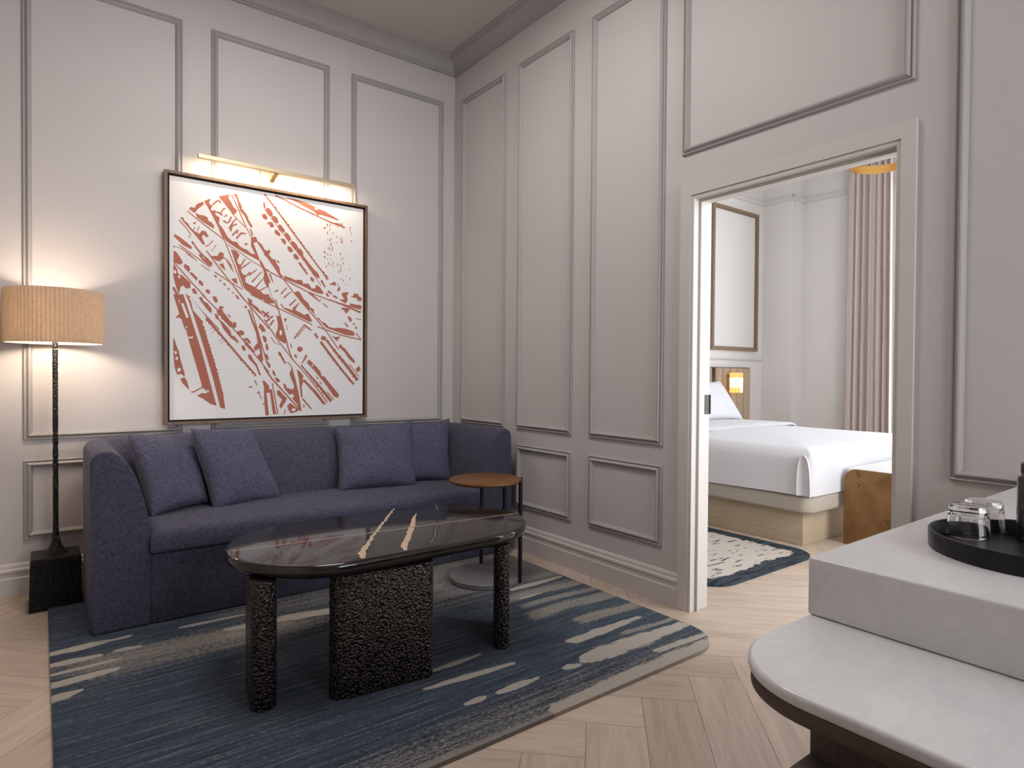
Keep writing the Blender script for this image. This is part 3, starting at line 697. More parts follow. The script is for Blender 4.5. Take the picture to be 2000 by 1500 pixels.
# ------------------------------------------------------------------ side table
sx_, sy_ = -0.575, -1.28
stt = thing('side_table', 'small round side table with honey wood top and grey stone base', 'side table', (sx_, sy_, 0.014))
obj('table_top', lathe([(0, .578), (.196, .578), (.206, .582), (.211, .589), (.209, .596), (.203, .600), (0, .600)], sx_, sy_, 72), TABLEWOOD, stt, 35)
obj('base', lathe([(0, .0145), (.204, .0145), (.209, .019), (.209, .042), (.204, .046), (0, .046)], sx_, sy_, 72), GREYSTONE, stt, 35)
for t in (304, 338, 17, 62):
    r_ = .214 if t in (304, 338) else .188
    x = sx_+r_*math.cos(math.radians(t)); y = sy_+r_*math.sin(math.radians(t))
    zt = .597 if t in (304, 338) else .579
    obj('leg', rbox(x-.008, x+.008, y-.008, y+.008, .0145 if r_ > .2 else .0455, zt, .0015, 2), BLACKMETAL, stt)

# ------------------------------------------------------------------ floor lamp
lx, ly = -2.570, -0.252
fl = thing('floor_lamp', 'floor lamp with pleated tan shade on a rough black iron stand', 'floor lamp', (lx, ly, 0))
bm = bmesh.new()
secs = [(0.0005, .110), (0.012, .1115), (0.13, .108), (0.248, .1055), (0.258, .1035), (0.262, .098)]
rg = []
for z, h in secs:
    rg.append([bm.verts.new((lx+px*h, ly+py*h, z)) for px, py in ((-1, -1), (-.33, -1.0), (.33, -1.0), (1, -1), (1, -.33), (1, .33), (1, 1), (.33, 1), (-.33, 1), (-1, 1), (-1, .33), (-1, -.33))])
for a, b_ in zip(rg, rg[1:]):
    for i in range(12): bm.faces.new((a[i], a[(i+1) % 12], b_[(i+1) % 12], b_[i]))
bm.faces.new(rg[0][::-1]); bm.faces.new(rg[-1])
obj('base', bm, CASTIRON, fl)
pp = [(.055, .2618), (.050, .268), (.038, .282), (.028, .298), (.021, .317), (.0165, .34), (.014, .37), (.0125, .42)]
for k in range(40): z = .44+k*.0235; pp.append((.0120+.0022*noise.noise((z*41, 0, 0)), z))
pp += [(.011, 1.47), (0, 1.471)]
obj('pole', lathe(pp, lx, ly, 20), CASTIRON, fl, 60)
bm = bmesh.new(); NP = 74; rg = []
for z, r_ in ((1.346, .2085), (1.350, .2095), (1.48, .209), (1.612, .2080), (1.616, .207)):
    rg.append([bm.verts.new((lx+(r_+(.0060 if k % 2 else -.0005))*math.cos(2*math.pi*k/(2*NP)), ly+(r_+(.0060 if k % 2 else -.0005))*math.sin(2*math.pi*k/(2*NP)), z)) for k in range(2*NP)])
for a, b_ in zip(rg, rg[1:]):
    for i in range(2*NP): bm.faces.new((a[i], a[(i+1) % (2*NP)], b_[(i+1) % (2*NP)], b_[i]))
sh = obj('lamp_shade', bm, SHADEM, fl)
ln = obj('shade_liner', lathe([(.2035, 1.347), (.2035, 1.615), (.2055, 1.615), (.2055, 1.347)], lx, ly, 96, True), LINER, sh, 40)
bm = bmesh.new()
for k in range(3):
    a = 2*math.pi*k/3+.4; add_tube(bm, [(lx, ly, 1.605), (lx+.204*math.cos(a), ly+.204*math.sin(a), 1.612)], .002, 6)
add_tube(bm, [(lx, ly, 1.47), (lx, ly, 1.61)], .004, 8)
obj('shade_spider', bm, BLACKMETAL, fl)
bl_ = bpy.data.lights.new('floor_lamp_light', 'POINT'); bl_.energy = 13; bl_.color = (1.0, .82, .63); bl_.shadow_soft_size = .05
lo = bpy.data.objects.new('floor_lamp_light', bl_); C.objects.link(lo); lo.location = (lx, ly-.03, 1.45)
bm = bmesh.new(); bmesh.ops.create_uvsphere(bm, u_segments=16, v_segments=10, radius=.026, matrix=Matrix.Translation((lx+.045, ly, 1.48))); obj('bulb', bm, BULB, fl, 60)

# ------------------------------------------------------------------ picture + picture light
pc = thing('picture', 'large framed abstract print of terracotta streaks in a circle', 'picture', (-1.403, -0.02, 0.889))
PXc, PZc, PHW, PHH = -1.403, 1.645, 0.641, 0.757
YB, YFR = -0.008, -0.058
fr_ = [(0, -YB), (0, -YFR), (.017, -YFR), (.017, .030), (.0175, -YB)]
obj('frame', panel(pb, PXc-PHW, PXc+PHW, PZc-PHH, PZc+PHH, [(0, .008), (0, .058), (.0165, .058), (.0165, .020)]), WALNUT, pc)
obj('frame_backing', bxm(PXc-PHW+.004, PXc+PHW-.004, -.022, -.008, PZc-PHH+.004, PZc+PHH-.004), DARKGAP, pc)
bm = bmesh.new(); add_box(bm, PXc-PHW+.028, PXc+PHW-.028, -.042, -.0225, PZc-PHH+.028, PZc+PHH-.028)
ART = """T-509,547 -496,562 -478,557 -466,582 -451,592 -432,605 -425,589 -460,553 -473,531 -482,529;T-473,531 -451,520 -428,521 -405,512 -398,488 -384,487 -367,465 -370,447 -428,478 -464,502;T-520,531 -425,461 -327,397 -318,386 -313,390 -323,402 -421,466 -517,536;T-425,609 -386,631 -398,599 -377,587 -388,562 -363,554 -358,534 -337,523 -339,482 -316,455 -289,407 -263,385 -234,384 -219,360 -194,348 -170,340 -150,322 -122,320 -89,282 -109,285 -214,332 -292,376 -316,404 -339,451 -377,526 -405,577;T-342,449 -304,368 -251,226 -202,96 -196,98 -245,228 -299,371 -337,453;T-339,652 -277,676 -285,651 -270,631 -256,602 -234,583 -241,564 -260,550 -277,583 -311,624;T-270,676 -232,595 -187,493 -137,401 -132,404 -182,496 -226,598 -265,679;T-341,650 -293,595 -240,531 -186,482 -183,486 -237,535 -290,598 -338,654;T-256,682 -234,686 -224,649 -204,611 -212,589 -224,603 -234,647;T-221,587 -210,576 -199,565 -190,556 -190,555 -183,541 -176,527 -170,515 -168,512 -159,499 -149,486 -141,493 -147,509 -159,520 -154,525 -166,533 -167,551 -177,564 -177,570 -188,577 -196,591 -208,600;T-158,476 -144,436 -135,441 -151,480;T-150,424 -120,433 -109,406 -84,388 -63,354 -40,351 -38,304 -74,342 -114,400 -135,392 -94,281 -109,290 -150,369;T-100,277 -76,227 -47,139 -28,148 -61,236 -88,285;T-374,589 -367,596 -362,604 -355,612 -356,613 -348,615 -342,623 -337,624 -341,623 -338,615 -332,608 -327,612 -330,621 -334,628 -342,634 -345,629 -354,626 -361,618 -362,618 -368,610 -374,603 -380,595;
T-374,553 -367,548 -357,549 -351,546 -349,547 -341,544 -332,545 -331,544 -323,555 -318,564 -314,573 -311,575 -309,577 -300,580 -303,589 -311,583 -320,579 -320,576 -325,567 -329,558 -329,554 -330,553 -338,557 -347,555 -347,556 -355,557 -362,562 -371,562;T-337,545 -332,537 -324,533 -320,526 -313,528 -303,532 -295,539 -290,540 -298,544 -306,538 -313,529 -309,525 -300,531 -293,539 -294,550 -298,546 -307,542 -315,536 -311,537 -318,540 -323,548 -332,552;T-318,501 -310,497 -302,494 -295,489 -294,490 -281,498 -276,507 -273,507 -271,518 -267,528 -265,538 -271,540 -276,530 -278,520 -282,516 -281,512 -289,505 -290,498 -289,499 -298,502 -305,507 -313,510;T-278,458 -272,466 -268,476 -262,485 -259,495 -253,502 -254,504 -247,513 -242,522 -235,531 -242,535 -247,526 -254,518 -259,508 -263,507 -265,499 -272,490 -276,480 -282,471 -286,461;T-268,445 -264,455 -263,465 -260,475 -259,482 -259,479 -250,485 -241,488 -233,495 -235,500 -244,498 -253,492 -262,489 -267,483 -270,476 -271,466 -276,456 -277,446;T-260,418 -252,425 -247,434 -240,441 -234,450 -226,456 -226,460 -235,455 -235,446 -239,436 -229,435 -229,445 -225,455 -231,464 -235,464 -240,455 -247,448 -253,439 -261,433 -266,424;T-235,401 -228,409 -223,418 -216,426 -211,435 -205,441 -208,441 -199,439 -190,440 -180,439 -179,448 -188,447 -197,449 -207,448 -213,447 -217,440 -225,432 -230,423 -237,416 -242,406;T-188,369 -178,372 -169,379 -170,385 -181,384 -191,379;T-565,470 -520,423 -498,387 -494,390 -516,427 -560,475;
T-556,488 -538,491 -534,472 -514,460 -500,437 -482,420 -451,405 -437,427 -414,425 -398,392 -414,390 -428,403 -437,387 -418,344 -432,342 -464,383 -500,422 -540,466;T-470,468 -472,463 -476,457 -482,459 -485,463 -485,468 -481,471 -476,473 -470,473;T-462,417 -448,449 -453,450 -466,419;T-480,424 -473,440 -478,442 -484,426;T-418,331 -409,332 -405,333 -399,338 -393,346 -386,354 -379,363 -372,370 -377,375 -383,366 -390,358 -396,350 -403,342 -405,339 -409,338 -418,337;T-382,305 -354,349 -357,351 -385,307;T-518,388 -500,378 -496,398 -503,370;T-587,385 -571,378 -545,362 -523,345 -491,319 -496,304 -540,323 -589,368;T-588,300 -582,310 -550,299 -511,275 -466,236 -463,240 -508,280 -548,305 -587,314 -594,304;T-564,322 -484,268 -392,204 -389,209 -481,273 -561,327;T-494,352 -492,338 -481,332 -477,320 -468,311 -469,309 -460,302 -454,291 -444,284 -443,275 -436,275 -429,266 -419,259 -411,249 -401,243 -393,234 -384,229 -388,232 -390,218 -395,216 -390,224 -396,236 -409,239 -415,250 -425,251 -422,257 -433,263 -437,276 -447,283 -455,276 -448,266 -441,256 -434,246 -431,243 -424,238 -415,230 -406,223 -396,215 -381,213 -381,217 -377,230 -378,237 -386,243 -395,251 -404,259 -413,267 -422,275 -431,283 -433,285 -439,291 -446,300 -454,309 -461,316 -461,317 -468,327 -475,337 -481,347 -488,357;T-423,258 -405,265 -379,228 -384,215 -414,239;T-414,304 -361,233 -294,148 -202,32 -196,37 -289,153 -355,238 -409,310;T-445,216 -394,183 -392,188 -442,220;T-524,276 -470,240 -467,245 -521,280;
T-386,277 -349,282 -334,309 -311,302 -315,281 -292,268 -267,235 -253,185 -272,214 -301,267 -315,271 -339,247 -367,259;T-339,232 -315,240 -301,196 -325,213;T-270,147 -238,156 -229,120 -248,124;T-367,178 -283,128 -201,84 -198,89 -280,133 -363,184;T-351,147 -355,145 -361,149 -367,156 -369,162 -366,164 -360,163 -354,158 -351,151;T-325,124 -330,124 -334,127 -339,130 -337,135 -337,139 -331,138 -328,134 -326,130;T-301,102 -305,102 -311,103 -314,109 -318,116 -313,116 -309,118 -303,112 -298,105;T-278,78 -280,75 -286,78 -289,84 -291,88 -287,89 -284,89 -279,86 -277,81;T-250,54 -254,54 -259,58 -264,61 -265,66 -261,66 -258,67 -254,63 -250,58;T-228,32 -231,31 -237,32 -242,38 -242,43 -239,46 -235,46 -229,41 -228,36;T-272,335 -238,326 -219,303 -234,270 -229,250 -214,241 -189,286 -184,281 -214,220 -204,190 -184,177 -159,205 -149,201 -184,166 -184,135 -159,122 -134,113 -104,95 -68,66 -37,48 -37,37 -94,32 -144,60 -189,93 -219,173 -243,248;T-293,359 -215,317 -141,269 -39,221 -36,226 -138,273 -213,321 -290,363;T-212,212 -202,220 -192,229 -182,237 -173,247 -162,255 -153,264 -156,268 -167,261 -176,251 -187,244 -196,235 -207,227 -216,218;T-162,176 -152,184 -142,194 -132,202 -123,212 -112,221 -116,226 -126,216 -137,209 -146,199 -157,191 -167,182;T-141,136 -133,145 -126,155 -119,164 -112,174 -104,183 -97,193 -89,202 -82,212 -85,215 -94,206 -101,196 -109,188 -116,178 -125,169 -132,160 -141,151 -147,141;
T-121,101 -113,110 -106,121 -98,131 -92,142 -83,151 -77,162 -68,172 -61,182 -65,185 -74,176 -80,165 -89,156 -96,145 -105,137 -112,126 -121,117 -127,106;T-102,81 -90,88 -80,96 -68,103 -58,112 -46,118 -49,124 -60,116 -72,110 -83,102 -95,96 -106,88;T-591,284 -576,279 -558,252 -540,219 -554,205 -567,206 -591,218;T-591,209 -571,176 -567,147 -549,144 -523,122 -500,100 -500,70 -523,63 -540,81 -554,70 -563,25 -580,77 -593,135;T-534,213 -509,203 -496,170 -460,134 -466,115 -505,159 -536,190;T-429,89 -438,89 -447,96 -456,106 -455,116 -450,124 -440,118 -433,110 -429,100;T-593,216 -498,103 -416,15 -411,20 -493,108 -589,221;T-464,34 -475,37 -485,39 -490,53 -492,64 -485,68 -476,68 -469,56 -464,46;T-392,42 -402,45 -411,48 -416,58 -416,67 -410,70 -403,69 -393,65 -390,52;T-599,62 -564,-8 -552,0 -587,70;W-571,130 -556,146 -556,119;W-576,159 -578,151 -583,145 -588,150 -592,153 -592,161 -589,167 -583,171 -578,166;W-493,170 -496,166 -499,162 -504,162 -507,166 -507,171 -504,176 -499,176 -495,175;
T-74,712 -66,704 -58,695 -51,687 -43,678 -35,669 -27,660 -20,652 -12,643 -4,634 4,625 11,616 19,607 26,598 34,589 41,579 49,570 56,561 64,551 72,542 79,533 87,523 94,514 102,504 105,500 110,495 118,486 125,476 133,467 141,457 149,447 156,438 164,428 172,419 180,409 188,399 196,390 204,380 212,370 220,360 227,352 228,351 236,341 244,331 252,322 260,312 269,302 277,292 285,283 294,273 302,263 310,253 319,243 327,233 335,223 344,213 352,203 365,214 350,219 349,234 334,239 332,255 317,259 311,271 300,279 294,290 284,298 278,310 267,317 262,330 250,336 247,351 234,356 239,362 227,366 225,381 210,386 205,398 195,405 192,420 178,424 177,440 163,444 158,456 148,463 143,475 131,481 130,497 115,500 118,512 109,511 103,522 93,529 92,544 78,548 75,561 62,566 59,580 48,585 42,596 32,603 28,616 17,621 14,634 10,631 8,646 -7,648 -9,662 -21,666 -26,678 -37,684 -40,697 -53,700 -56,714 -68,718;T333,224 353,232 350,195;T-72,622 59,463 195,305 308,156 312,158 199,308 62,466 -69,625;T-76,661 -72,625 -60,628 -65,664;T-17,580 -32,577 -51,592 -60,614 -56,629 -41,631 -23,617 -14,596;T19,538 4,540 -14,550 -22,571 -17,583 -4,585 14,575 21,554;T58,486 44,483 25,497 18,518 21,533 35,534 50,519 65,499;T99,438 87,430 70,449 62,467 61,486 77,487 94,469 105,449;T145,383 130,380 113,397 100,418 103,436 121,435 140,420 152,397;T183,344 169,340 149,356 140,379 146,391 159,395 179,381 186,359;
T175,339 182,318 199,304 210,285 222,271 222,266 238,251 248,231 265,217 287,236 271,252 256,268 241,283 239,285 227,299 214,315 200,332 186,348;T294,206 281,207 268,218 256,232 254,248 263,255 278,250 290,235 297,219;T-51,553 -65,552 -81,565 -81,582 -72,588 -57,585 -48,567;T-12,508 -26,507 -38,522 -41,537 -33,543 -18,541 -6,522;T31,457 16,461 0,470 -4,490 8,497 21,487 35,472;T70,409 56,409 44,424 36,442 49,445 63,441 70,425;T112,362 99,358 83,374 78,394 91,399 105,392 117,375;T151,318 140,315 122,327 119,347 130,357 146,345 158,328;T150,295 160,283 170,271 180,259 181,257 190,247 199,234 209,222 220,231 208,241 203,257 191,265 191,268 180,279 173,294 160,303;T261,179 251,180 240,185 232,197 234,207 239,213 249,208 259,200 259,190;T-53,522 -38,533 -41,538 -56,527;T-2,716 7,711 19,710 29,705 41,704 51,698 59,698 61,695 72,692 82,687 94,686 103,678 115,678 125,671 137,669 146,663 156,663 157,657 170,658 180,653 192,652 203,647 215,645 225,639 237,638 247,631 260,631 271,626 273,627 282,622 295,621 306,616 318,614 329,608 341,606 353,601 365,599 365,597 378,597 389,591 402,592 413,584 427,587 439,582 453,582 463,574 478,577 480,584 468,587 455,589 443,592 430,594 418,597 405,600 393,602 380,605 368,607 357,611 345,614 333,618 322,621 310,625 298,628 287,632 276,635 275,635 264,639 252,642 241,646 230,649 218,653 207,656 196,660 184,663 173,667 162,670 160,671 151,674 141,678 130,682 119,685 108,689 98,693 87,697 76,701 66,705 62,706 55,708 44,712 33,715 23,718 12,721 1,725;
T60,720 141,716 229,701 280,683 332,671 443,623 413,624 355,635 309,642 280,637 252,658 185,682 125,705;W257,680 280,682 286,671 266,671;T277,645 280,626 286,627 283,646;T402,606 437,600 479,580 461,578 413,590;T354,524 352,513 349,511 348,523 350,534 353,536;T447,499 445,488 442,491 441,499 443,507 445,508;T469,208 467,199 464,200 463,208 465,220 468,216;T452,602 450,596 447,595 446,601 448,606 450,607;T518,580 516,569 514,570 512,579 514,591 518,593;T518,565 515,559 513,559 512,564 513,572 516,570;T461,513 460,509 457,509 455,512 457,517 460,516;T462,470 460,465 457,464 456,470 458,477 461,478;T420,506 418,498 415,496 414,506 416,514 419,513;T491,181 489,176 486,177 484,181 486,187 489,185;T355,378 354,371 351,370 349,378 352,385 355,386;T394,306 393,300 390,302 388,305 390,310 393,311;T418,465 417,460 414,461 412,465 414,470 417,471;T378,308 377,302 373,302 373,308 374,312 377,312;T457,358 455,349 452,348 452,358 453,367 456,366;T363,421 361,414 358,412 357,420 359,429 362,429;T349,293 347,286 345,285 343,293 345,301 348,301;T381,452 379,440 376,443 375,452 377,466 380,462;T467,329 465,318 462,318 461,329 463,339 466,340;T377,374 374,369 372,369 371,374 372,381 375,381;T371,576 370,567 367,562 367,576 368,588 371,588;T380,486 378,476 375,474 374,485 376,494 379,494;T348,581 346,577 343,576 342,581 343,586 346,585;T426,575 424,569 422,569 421,575 422,582 425,582;T356,576 355,570 352,569 351,576 353,583 356,584;T529,492 527,483 524,483 522,491 524,499 528,498;
T437,268 435,257 432,256 431,268 433,278 437,279;T390,416 388,407 384,407 383,415 385,425 388,423;T454,475 452,469 449,466 448,475 449,483 453,483;T451,314 449,310 446,309 444,314 447,321 450,321;T450,291 448,278 445,280 444,291 446,304 449,304;T355,346 353,341 351,339 350,345 351,350 354,353;T462,600 460,591 456,588 455,600 458,611 460,610;T354,586 352,581 349,580 348,585 350,590 352,590;T370,549 368,541 365,539 365,549 366,559 369,559;T519,226 517,216 514,218 514,226 515,237 518,237;T356,478 355,472 352,472 351,477 352,484 355,483;T363,317 360,307 357,305 356,317 359,326 361,326;T371,414 369,403 366,401 366,414 367,427 370,424;T459,486 457,478 454,475 452,485 455,493 458,495;T372,477 370,469 367,470 365,477 368,485 370,484;T389,429 386,422 384,421 383,429 384,439 387,437;T393,527 392,516 389,515 388,526 390,538 393,540;T428,312 426,303 423,299 422,312 424,324 427,325;T378,446 376,439 373,438 372,446 374,455 377,454;T428,175 427,165 424,166 423,175 425,186 428,184;T451,218 450,209 447,212 446,218 447,226 450,227;T459,492 457,481 454,483 453,492 455,502 458,503;T375,348 374,341 371,341 370,347 372,354 374,353;T453,273 451,269 448,268 446,273 449,276 451,276;T515,293 513,287 511,288 509,293 511,298 514,299;T396,325 394,314 391,312 391,325 392,337 395,334;T469,363 467,357 464,357 463,362 465,368 468,368;T380,594 379,585 375,585 375,593 376,599 379,600;T528,545 526,536 523,538 522,544 524,552 527,554;T442,601 441,595 438,595 436,600 438,607 441,607;
T355,572 353,564 350,563 349,571 351,579 354,580;T489,244 487,239 484,239 483,244 484,249 487,250;T449,392 446,384 443,380 442,392 445,402 448,403;T394,304 392,297 389,298 388,304 390,310 393,310;T339,557 337,552 333,548 328,548 326,552 326,557 328,561 333,562 337,561;T339,391 339,386 334,382 329,383 325,386 325,392 329,395 334,398 337,394;T338,357 338,352 334,351 329,351 326,353 327,357 329,361 334,362 339,362;T-70,356 -47,343 -39,365 -29,350 -39,328 -18,303 3,300 8,280 29,250 35,213 56,193 35,186 -8,251 -44,300 -70,324;T10,293 23,278 30,285 17,300;T-71,228 -4,200 86,160 224,101 367,60 602,11 604,18 369,67 227,108 90,167 -1,207 -68,234;T59,201 99,192 131,179 164,185 181,178 183,159 220,165 242,134 265,136 273,162 299,150 327,108 310,101 253,113 186,143 110,166 56,182;T53,175 123,89 220,-14 225,-10 129,93 58,179;T126,96 153,110 170,89 192,52 220,32 231,5 259,-9 220,-12 170,45;T220,98 230,89 242,84 252,76 264,69 274,61 286,55 296,46 301,52 291,60 281,69 271,78 261,86 251,95 241,103 231,112;T320,38 355,9 359,14 324,42;T-38,203 -34,192 -29,181 -25,169 -19,159 -15,147 -10,150 -14,161 -17,173 -22,184 -24,196 -29,207;T0,87 13,93 25,102 23,106 9,101 -4,95;T41,75 51,86 60,99 71,110 79,123 76,126 64,116 55,104 44,93 34,81;T59,52 69,60 78,70 88,79 96,89 107,97 102,102 93,93 82,85 73,76 62,68 53,58;T97,3 106,12 114,22 123,32 130,42 139,51 135,56 126,46 117,37 108,28 99,19 90,9;T118,-17 129,-7 139,4 151,14 161,26 157,29 145,21 135,9 123,0 112,-11;T-70,212 -59,203 -39,136 -46,108 -70,154;
T-69,53 -38,61 -12,31 -2,16 -38,10 -69,26;T-52,139 -21,56 11,-22 17,-20 -15,59 -46,141;W-41,121 -15,46 -10,48 -36,123;T362,170 397,193 409,192 415,167 391,170;T421,139 438,169 447,147 427,125;T305,193 308,180 318,171 324,159 332,148 341,154 334,165 328,177 322,189 316,200;T352,122 364,111 380,103 386,111 373,122 361,133;T389,91 406,83 425,78 429,87 412,95 395,103;T339,105 346,93 359,85 366,92 358,103 350,114;T453,119 486,130 508,129 493,105 499,71 481,49 439,72 478,75 457,102;T517,101 541,109 544,126 578,123 584,106 600,102 600,78 578,74 566,93;T512,33 534,29 556,28 578,22 601,23 605,41 583,48 560,47 538,51 516,53;T454,18 499,19 523,9 454,4;T-563,26 -538,28 -437,-315 -353,-650 -386,-639 -414,-618 -432,-603 -464,-587 -437,-568 -418,-573 -404,-563 -437,-532 -439,-512 -509,-248 -523,-189 -534,-174 -549,-121 -567,-112 -580,-123 -576,-108 -560,-92 -593,24 -576,25 -556,-37;T-520,30 -500,1 -487,-57 -441,-119 -430,-129 -432,-149 -414,-214 -377,-334 -334,-497 -315,-579 -303,-672 -332,-661 -377,-466 -451,-200 -505,-24 -527,29;W-552,-27 -538,-26 -509,-109 -523,-114;W-512,-228 -487,-224 -485,-234 -509,-238;W-529,-164 -516,-169 -523,-179;W-409,-548 -395,-558 -402,-568;
T-434,-155 -431,-167 -427,-178 -424,-190 -420,-201 -417,-213 -416,-215 -413,-224 -410,-236 -407,-248 -404,-259 -400,-271 -397,-283 -394,-295 -390,-307 -387,-318 -384,-330 -381,-342 -377,-354 -374,-366 -371,-378 -367,-389 -364,-401 -361,-413 -360,-416 -358,-425 -355,-437 -352,-449 -349,-461 -346,-473 -343,-486 -341,-498 -338,-510 -335,-522 -332,-534 -329,-546 -326,-559 -323,-571 -320,-583 -317,-595 -310,-593 -316,-582 -314,-568 -323,-558 -320,-544 -328,-533 -326,-520 -334,-509 -332,-495 -340,-485 -338,-471 -345,-460 -342,-446 -351,-436 -347,-422 -356,-415 -355,-411 -361,-400 -358,-386 -367,-376 -364,-362 -374,-353 -372,-339 -381,-329 -381,-316 -386,-305 -385,-292 -394,-282 -392,-268 -401,-258 -399,-245 -407,-235 -407,-222 -412,-213 -408,-209 -416,-200 -415,-186 -423,-176 -421,-162 -431,-154;T-509,14 -429,-95 -426,-92 -505,18;W-509,7 -430,-97 -421,-89 -500,15;W-489,-62 -441,-116 -432,-107 -480,-52;T-511,18 -444,-64 -341,-177 -337,-172 -439,-59 -506,23;
T-418,-112 -413,-125 -402,-131 -397,-144 -385,-150 -380,-163 -369,-169 -364,-182 -351,-188 -349,-203 -339,-204 -338,-211 -327,-217 -323,-232 -311,-238 -305,-250 -294,-257 -291,-273 -277,-277 -271,-290 -261,-298 -255,-311 -244,-318 -238,-332 -227,-339 -231,-343 -219,-350 -215,-365 -201,-370 -195,-383 -183,-390 -178,-403 -166,-411 -163,-426 -148,-431 -145,-447 -130,-452 -128,-469 -115,-456 -123,-446 -132,-435 -141,-425 -150,-414 -158,-404 -167,-393 -176,-383 -184,-373 -193,-362 -202,-352 -210,-342 -219,-331 -227,-321 -235,-311 -244,-301 -252,-290 -260,-280 -269,-270 -277,-260 -285,-250 -293,-239 -302,-229 -310,-219 -318,-209 -326,-199 -329,-195 -335,-189 -343,-179 -351,-170 -359,-160 -368,-150 -376,-141 -384,-131 -392,-121 -400,-112 -409,-102;T-390,-178 -371,-162 -373,-160 -391,-176;T-383,-201 -362,-182 -363,-180 -384,-199;T-345,-253 -319,-231 -321,-229 -347,-251;T-331,-265 -305,-241 -306,-239 -333,-263;T-455,15 -437,22 -428,-3 -405,-16 -381,-50 -384,-78 -405,-57 -437,-14;T-350,-6 -358,-9 -368,-1 -374,13 -378,28 -368,30 -357,30 -350,14 -345,0;T-439,34 -351,-55 -265,-158 -166,-278 -39,-440 -34,-436 -161,-274 -260,-153 -346,-50 -435,39;T-354,-62 -347,-80 -331,-90 -324,-108 -311,-115 -310,-121 -296,-132 -285,-147 -271,-159 -254,-142 -264,-125 -277,-113 -287,-97 -291,-97 -296,-81 -311,-71 -318,-53 -333,-43;T-313,-37 -318,-44 -325,-49 -334,-48 -342,-44 -340,-36 -335,-28 -325,-29 -315,-29;T-275,-98 -279,-100 -286,-97 -292,-88 -292,-80 -288,-76 -281,-79 -274,-86 -271,-94;
W-313,-63 -301,-65 -267,-109 -277,-112;T-255,-119 -238,-128 -238,-154 -262,-166;T-189,-188 -193,-201 -208,-206 -223,-208 -234,-197 -236,-182 -220,-176 -207,-171 -197,-178;T-199,-225 -169,-219 -149,-249 -159,-258 -179,-235 -184,-256;T-367,-77 -348,-81 -339,-108 -315,-130 -291,-157 -272,-182 -267,-207 -248,-212 -223,-247 -228,-255 -272,-223 -315,-168 -334,-123 -358,-104;T-184,-301 -191,-304 -200,-298 -204,-286 -208,-273 -202,-268 -192,-271 -183,-284 -182,-295;T-169,-324 -149,-328 -134,-360 -113,-386 -88,-454 -98,-460 -119,-402 -164,-350;T-190,-256 -183,-269 -171,-276 -164,-289 -152,-296 -145,-309 -133,-316 -125,-308 -131,-294 -142,-287 -149,-273 -160,-266 -167,-253 -178,-245;T-221,52 -172,-1 -40,-157 -34,-152 -167,4 -216,58;T-155,58 -38,9 -36,14 -153,63;T-134,62 -37,70 -37,22 -89,39;T-172,-35 -159,-40 -134,-112 -109,-163 -88,-252 -73,-358 -83,-375 -114,-338 -93,-316 -98,-285 -124,-301 -134,-280 -109,-248 -119,-185 -149,-107;T-167,11 -117,-149 -50,-391 -44,-389 -111,-146 -161,14;T-174,38 -144,24 -144,3 -109,-20 -68,-76 -114,-42 -159,-3;T-173,-28 -178,-30 -184,-31 -188,-25 -190,-20 -190,-14 -183,-15 -177,-18 -173,-23;T-221,21 -229,24 -236,29 -242,38 -244,46 -243,52 -234,47 -226,38 -219,27;T-104,-147 -93,-120 -73,-140 -57,-171 -78,-178;T-87,-45 -80,-54 -69,-61 -62,-71 -51,-77 -43,-87 -32,-73 -41,-65 -51,-58 -60,-50 -70,-42 -79,-35;T-60,-247 -68,-240 -74,-226 -79,-209 -76,-200 -71,-199 -64,-207 -58,-221 -57,-237;
T-43,-296 -50,-294 -56,-279 -60,-262 -57,-255 -53,-247 -46,-259 -42,-274 -42,-286;T-43,-360 -50,-353 -55,-342 -59,-327 -57,-319 -52,-317 -47,-326 -42,-338 -39,-355;T-593,-231 -585,-251 -572,-295 -563,-314 -554,-368 -530,-457 -534,-467 -550,-452 -572,-457 -585,-418 -591,-349 -593,-290;W-591,-315 -572,-319 -580,-342;W-567,-359 -568,-365 -573,-368 -578,-369 -582,-363 -580,-356 -578,-348 -573,-350 -569,-353;W-554,-420 -550,-425 -556,-433 -562,-441 -569,-438 -573,-433 -571,-426 -568,-417 -559,-416;T-556,-482 -532,-472 -518,-497 -505,-552 -523,-532 -545,-507;T-496,-566 -482,-566 -430,-536 -434,-529 -482,-558 -496,-558;T-80,-492 -62,-497 -36,-529 -36,-572 -54,-572 -41,-722 -59,-719 -67,-625 -65,-545;T-129,-493 -125,-504 -118,-514 -114,-525 -108,-522 -114,-512 -117,-500 -123,-490;T-106,-562 -102,-576 -95,-588 -91,-602 -84,-615 -81,-613 -85,-600 -91,-587 -94,-572 -100,-559;T-163,-540 -150,-538 -138,-533 -139,-530 -152,-529 -164,-533;T-112,-577 -97,-568 -99,-564 -115,-571;T-77,-647 -65,-648 -65,-640 -77,-640;T-71,18 13,-16 141,-70 247,-116 250,-110 144,-64 15,-10 -68,24;T-72,-95 17,-230 108,-347 230,-484 350,-643 356,-638 235,-479 113,-343 22,-226 -66,-91;T0,39 32,-72 85,-287 113,-357 120,-354 93,-284 39,-70 7,41;T30,15 51,6 56,-10 83,-13 110,-22 126,-10 159,30 132,-21 165,-35 192,-50 220,-37 248,-88 231,-95 154,-63 56,-18;T101,5 139,49 135,52 97,8;T9,-67 32,-66 62,-172 78,-242 62,-246 30,-228 14,-212 4,-186 17,-158 19,-120;
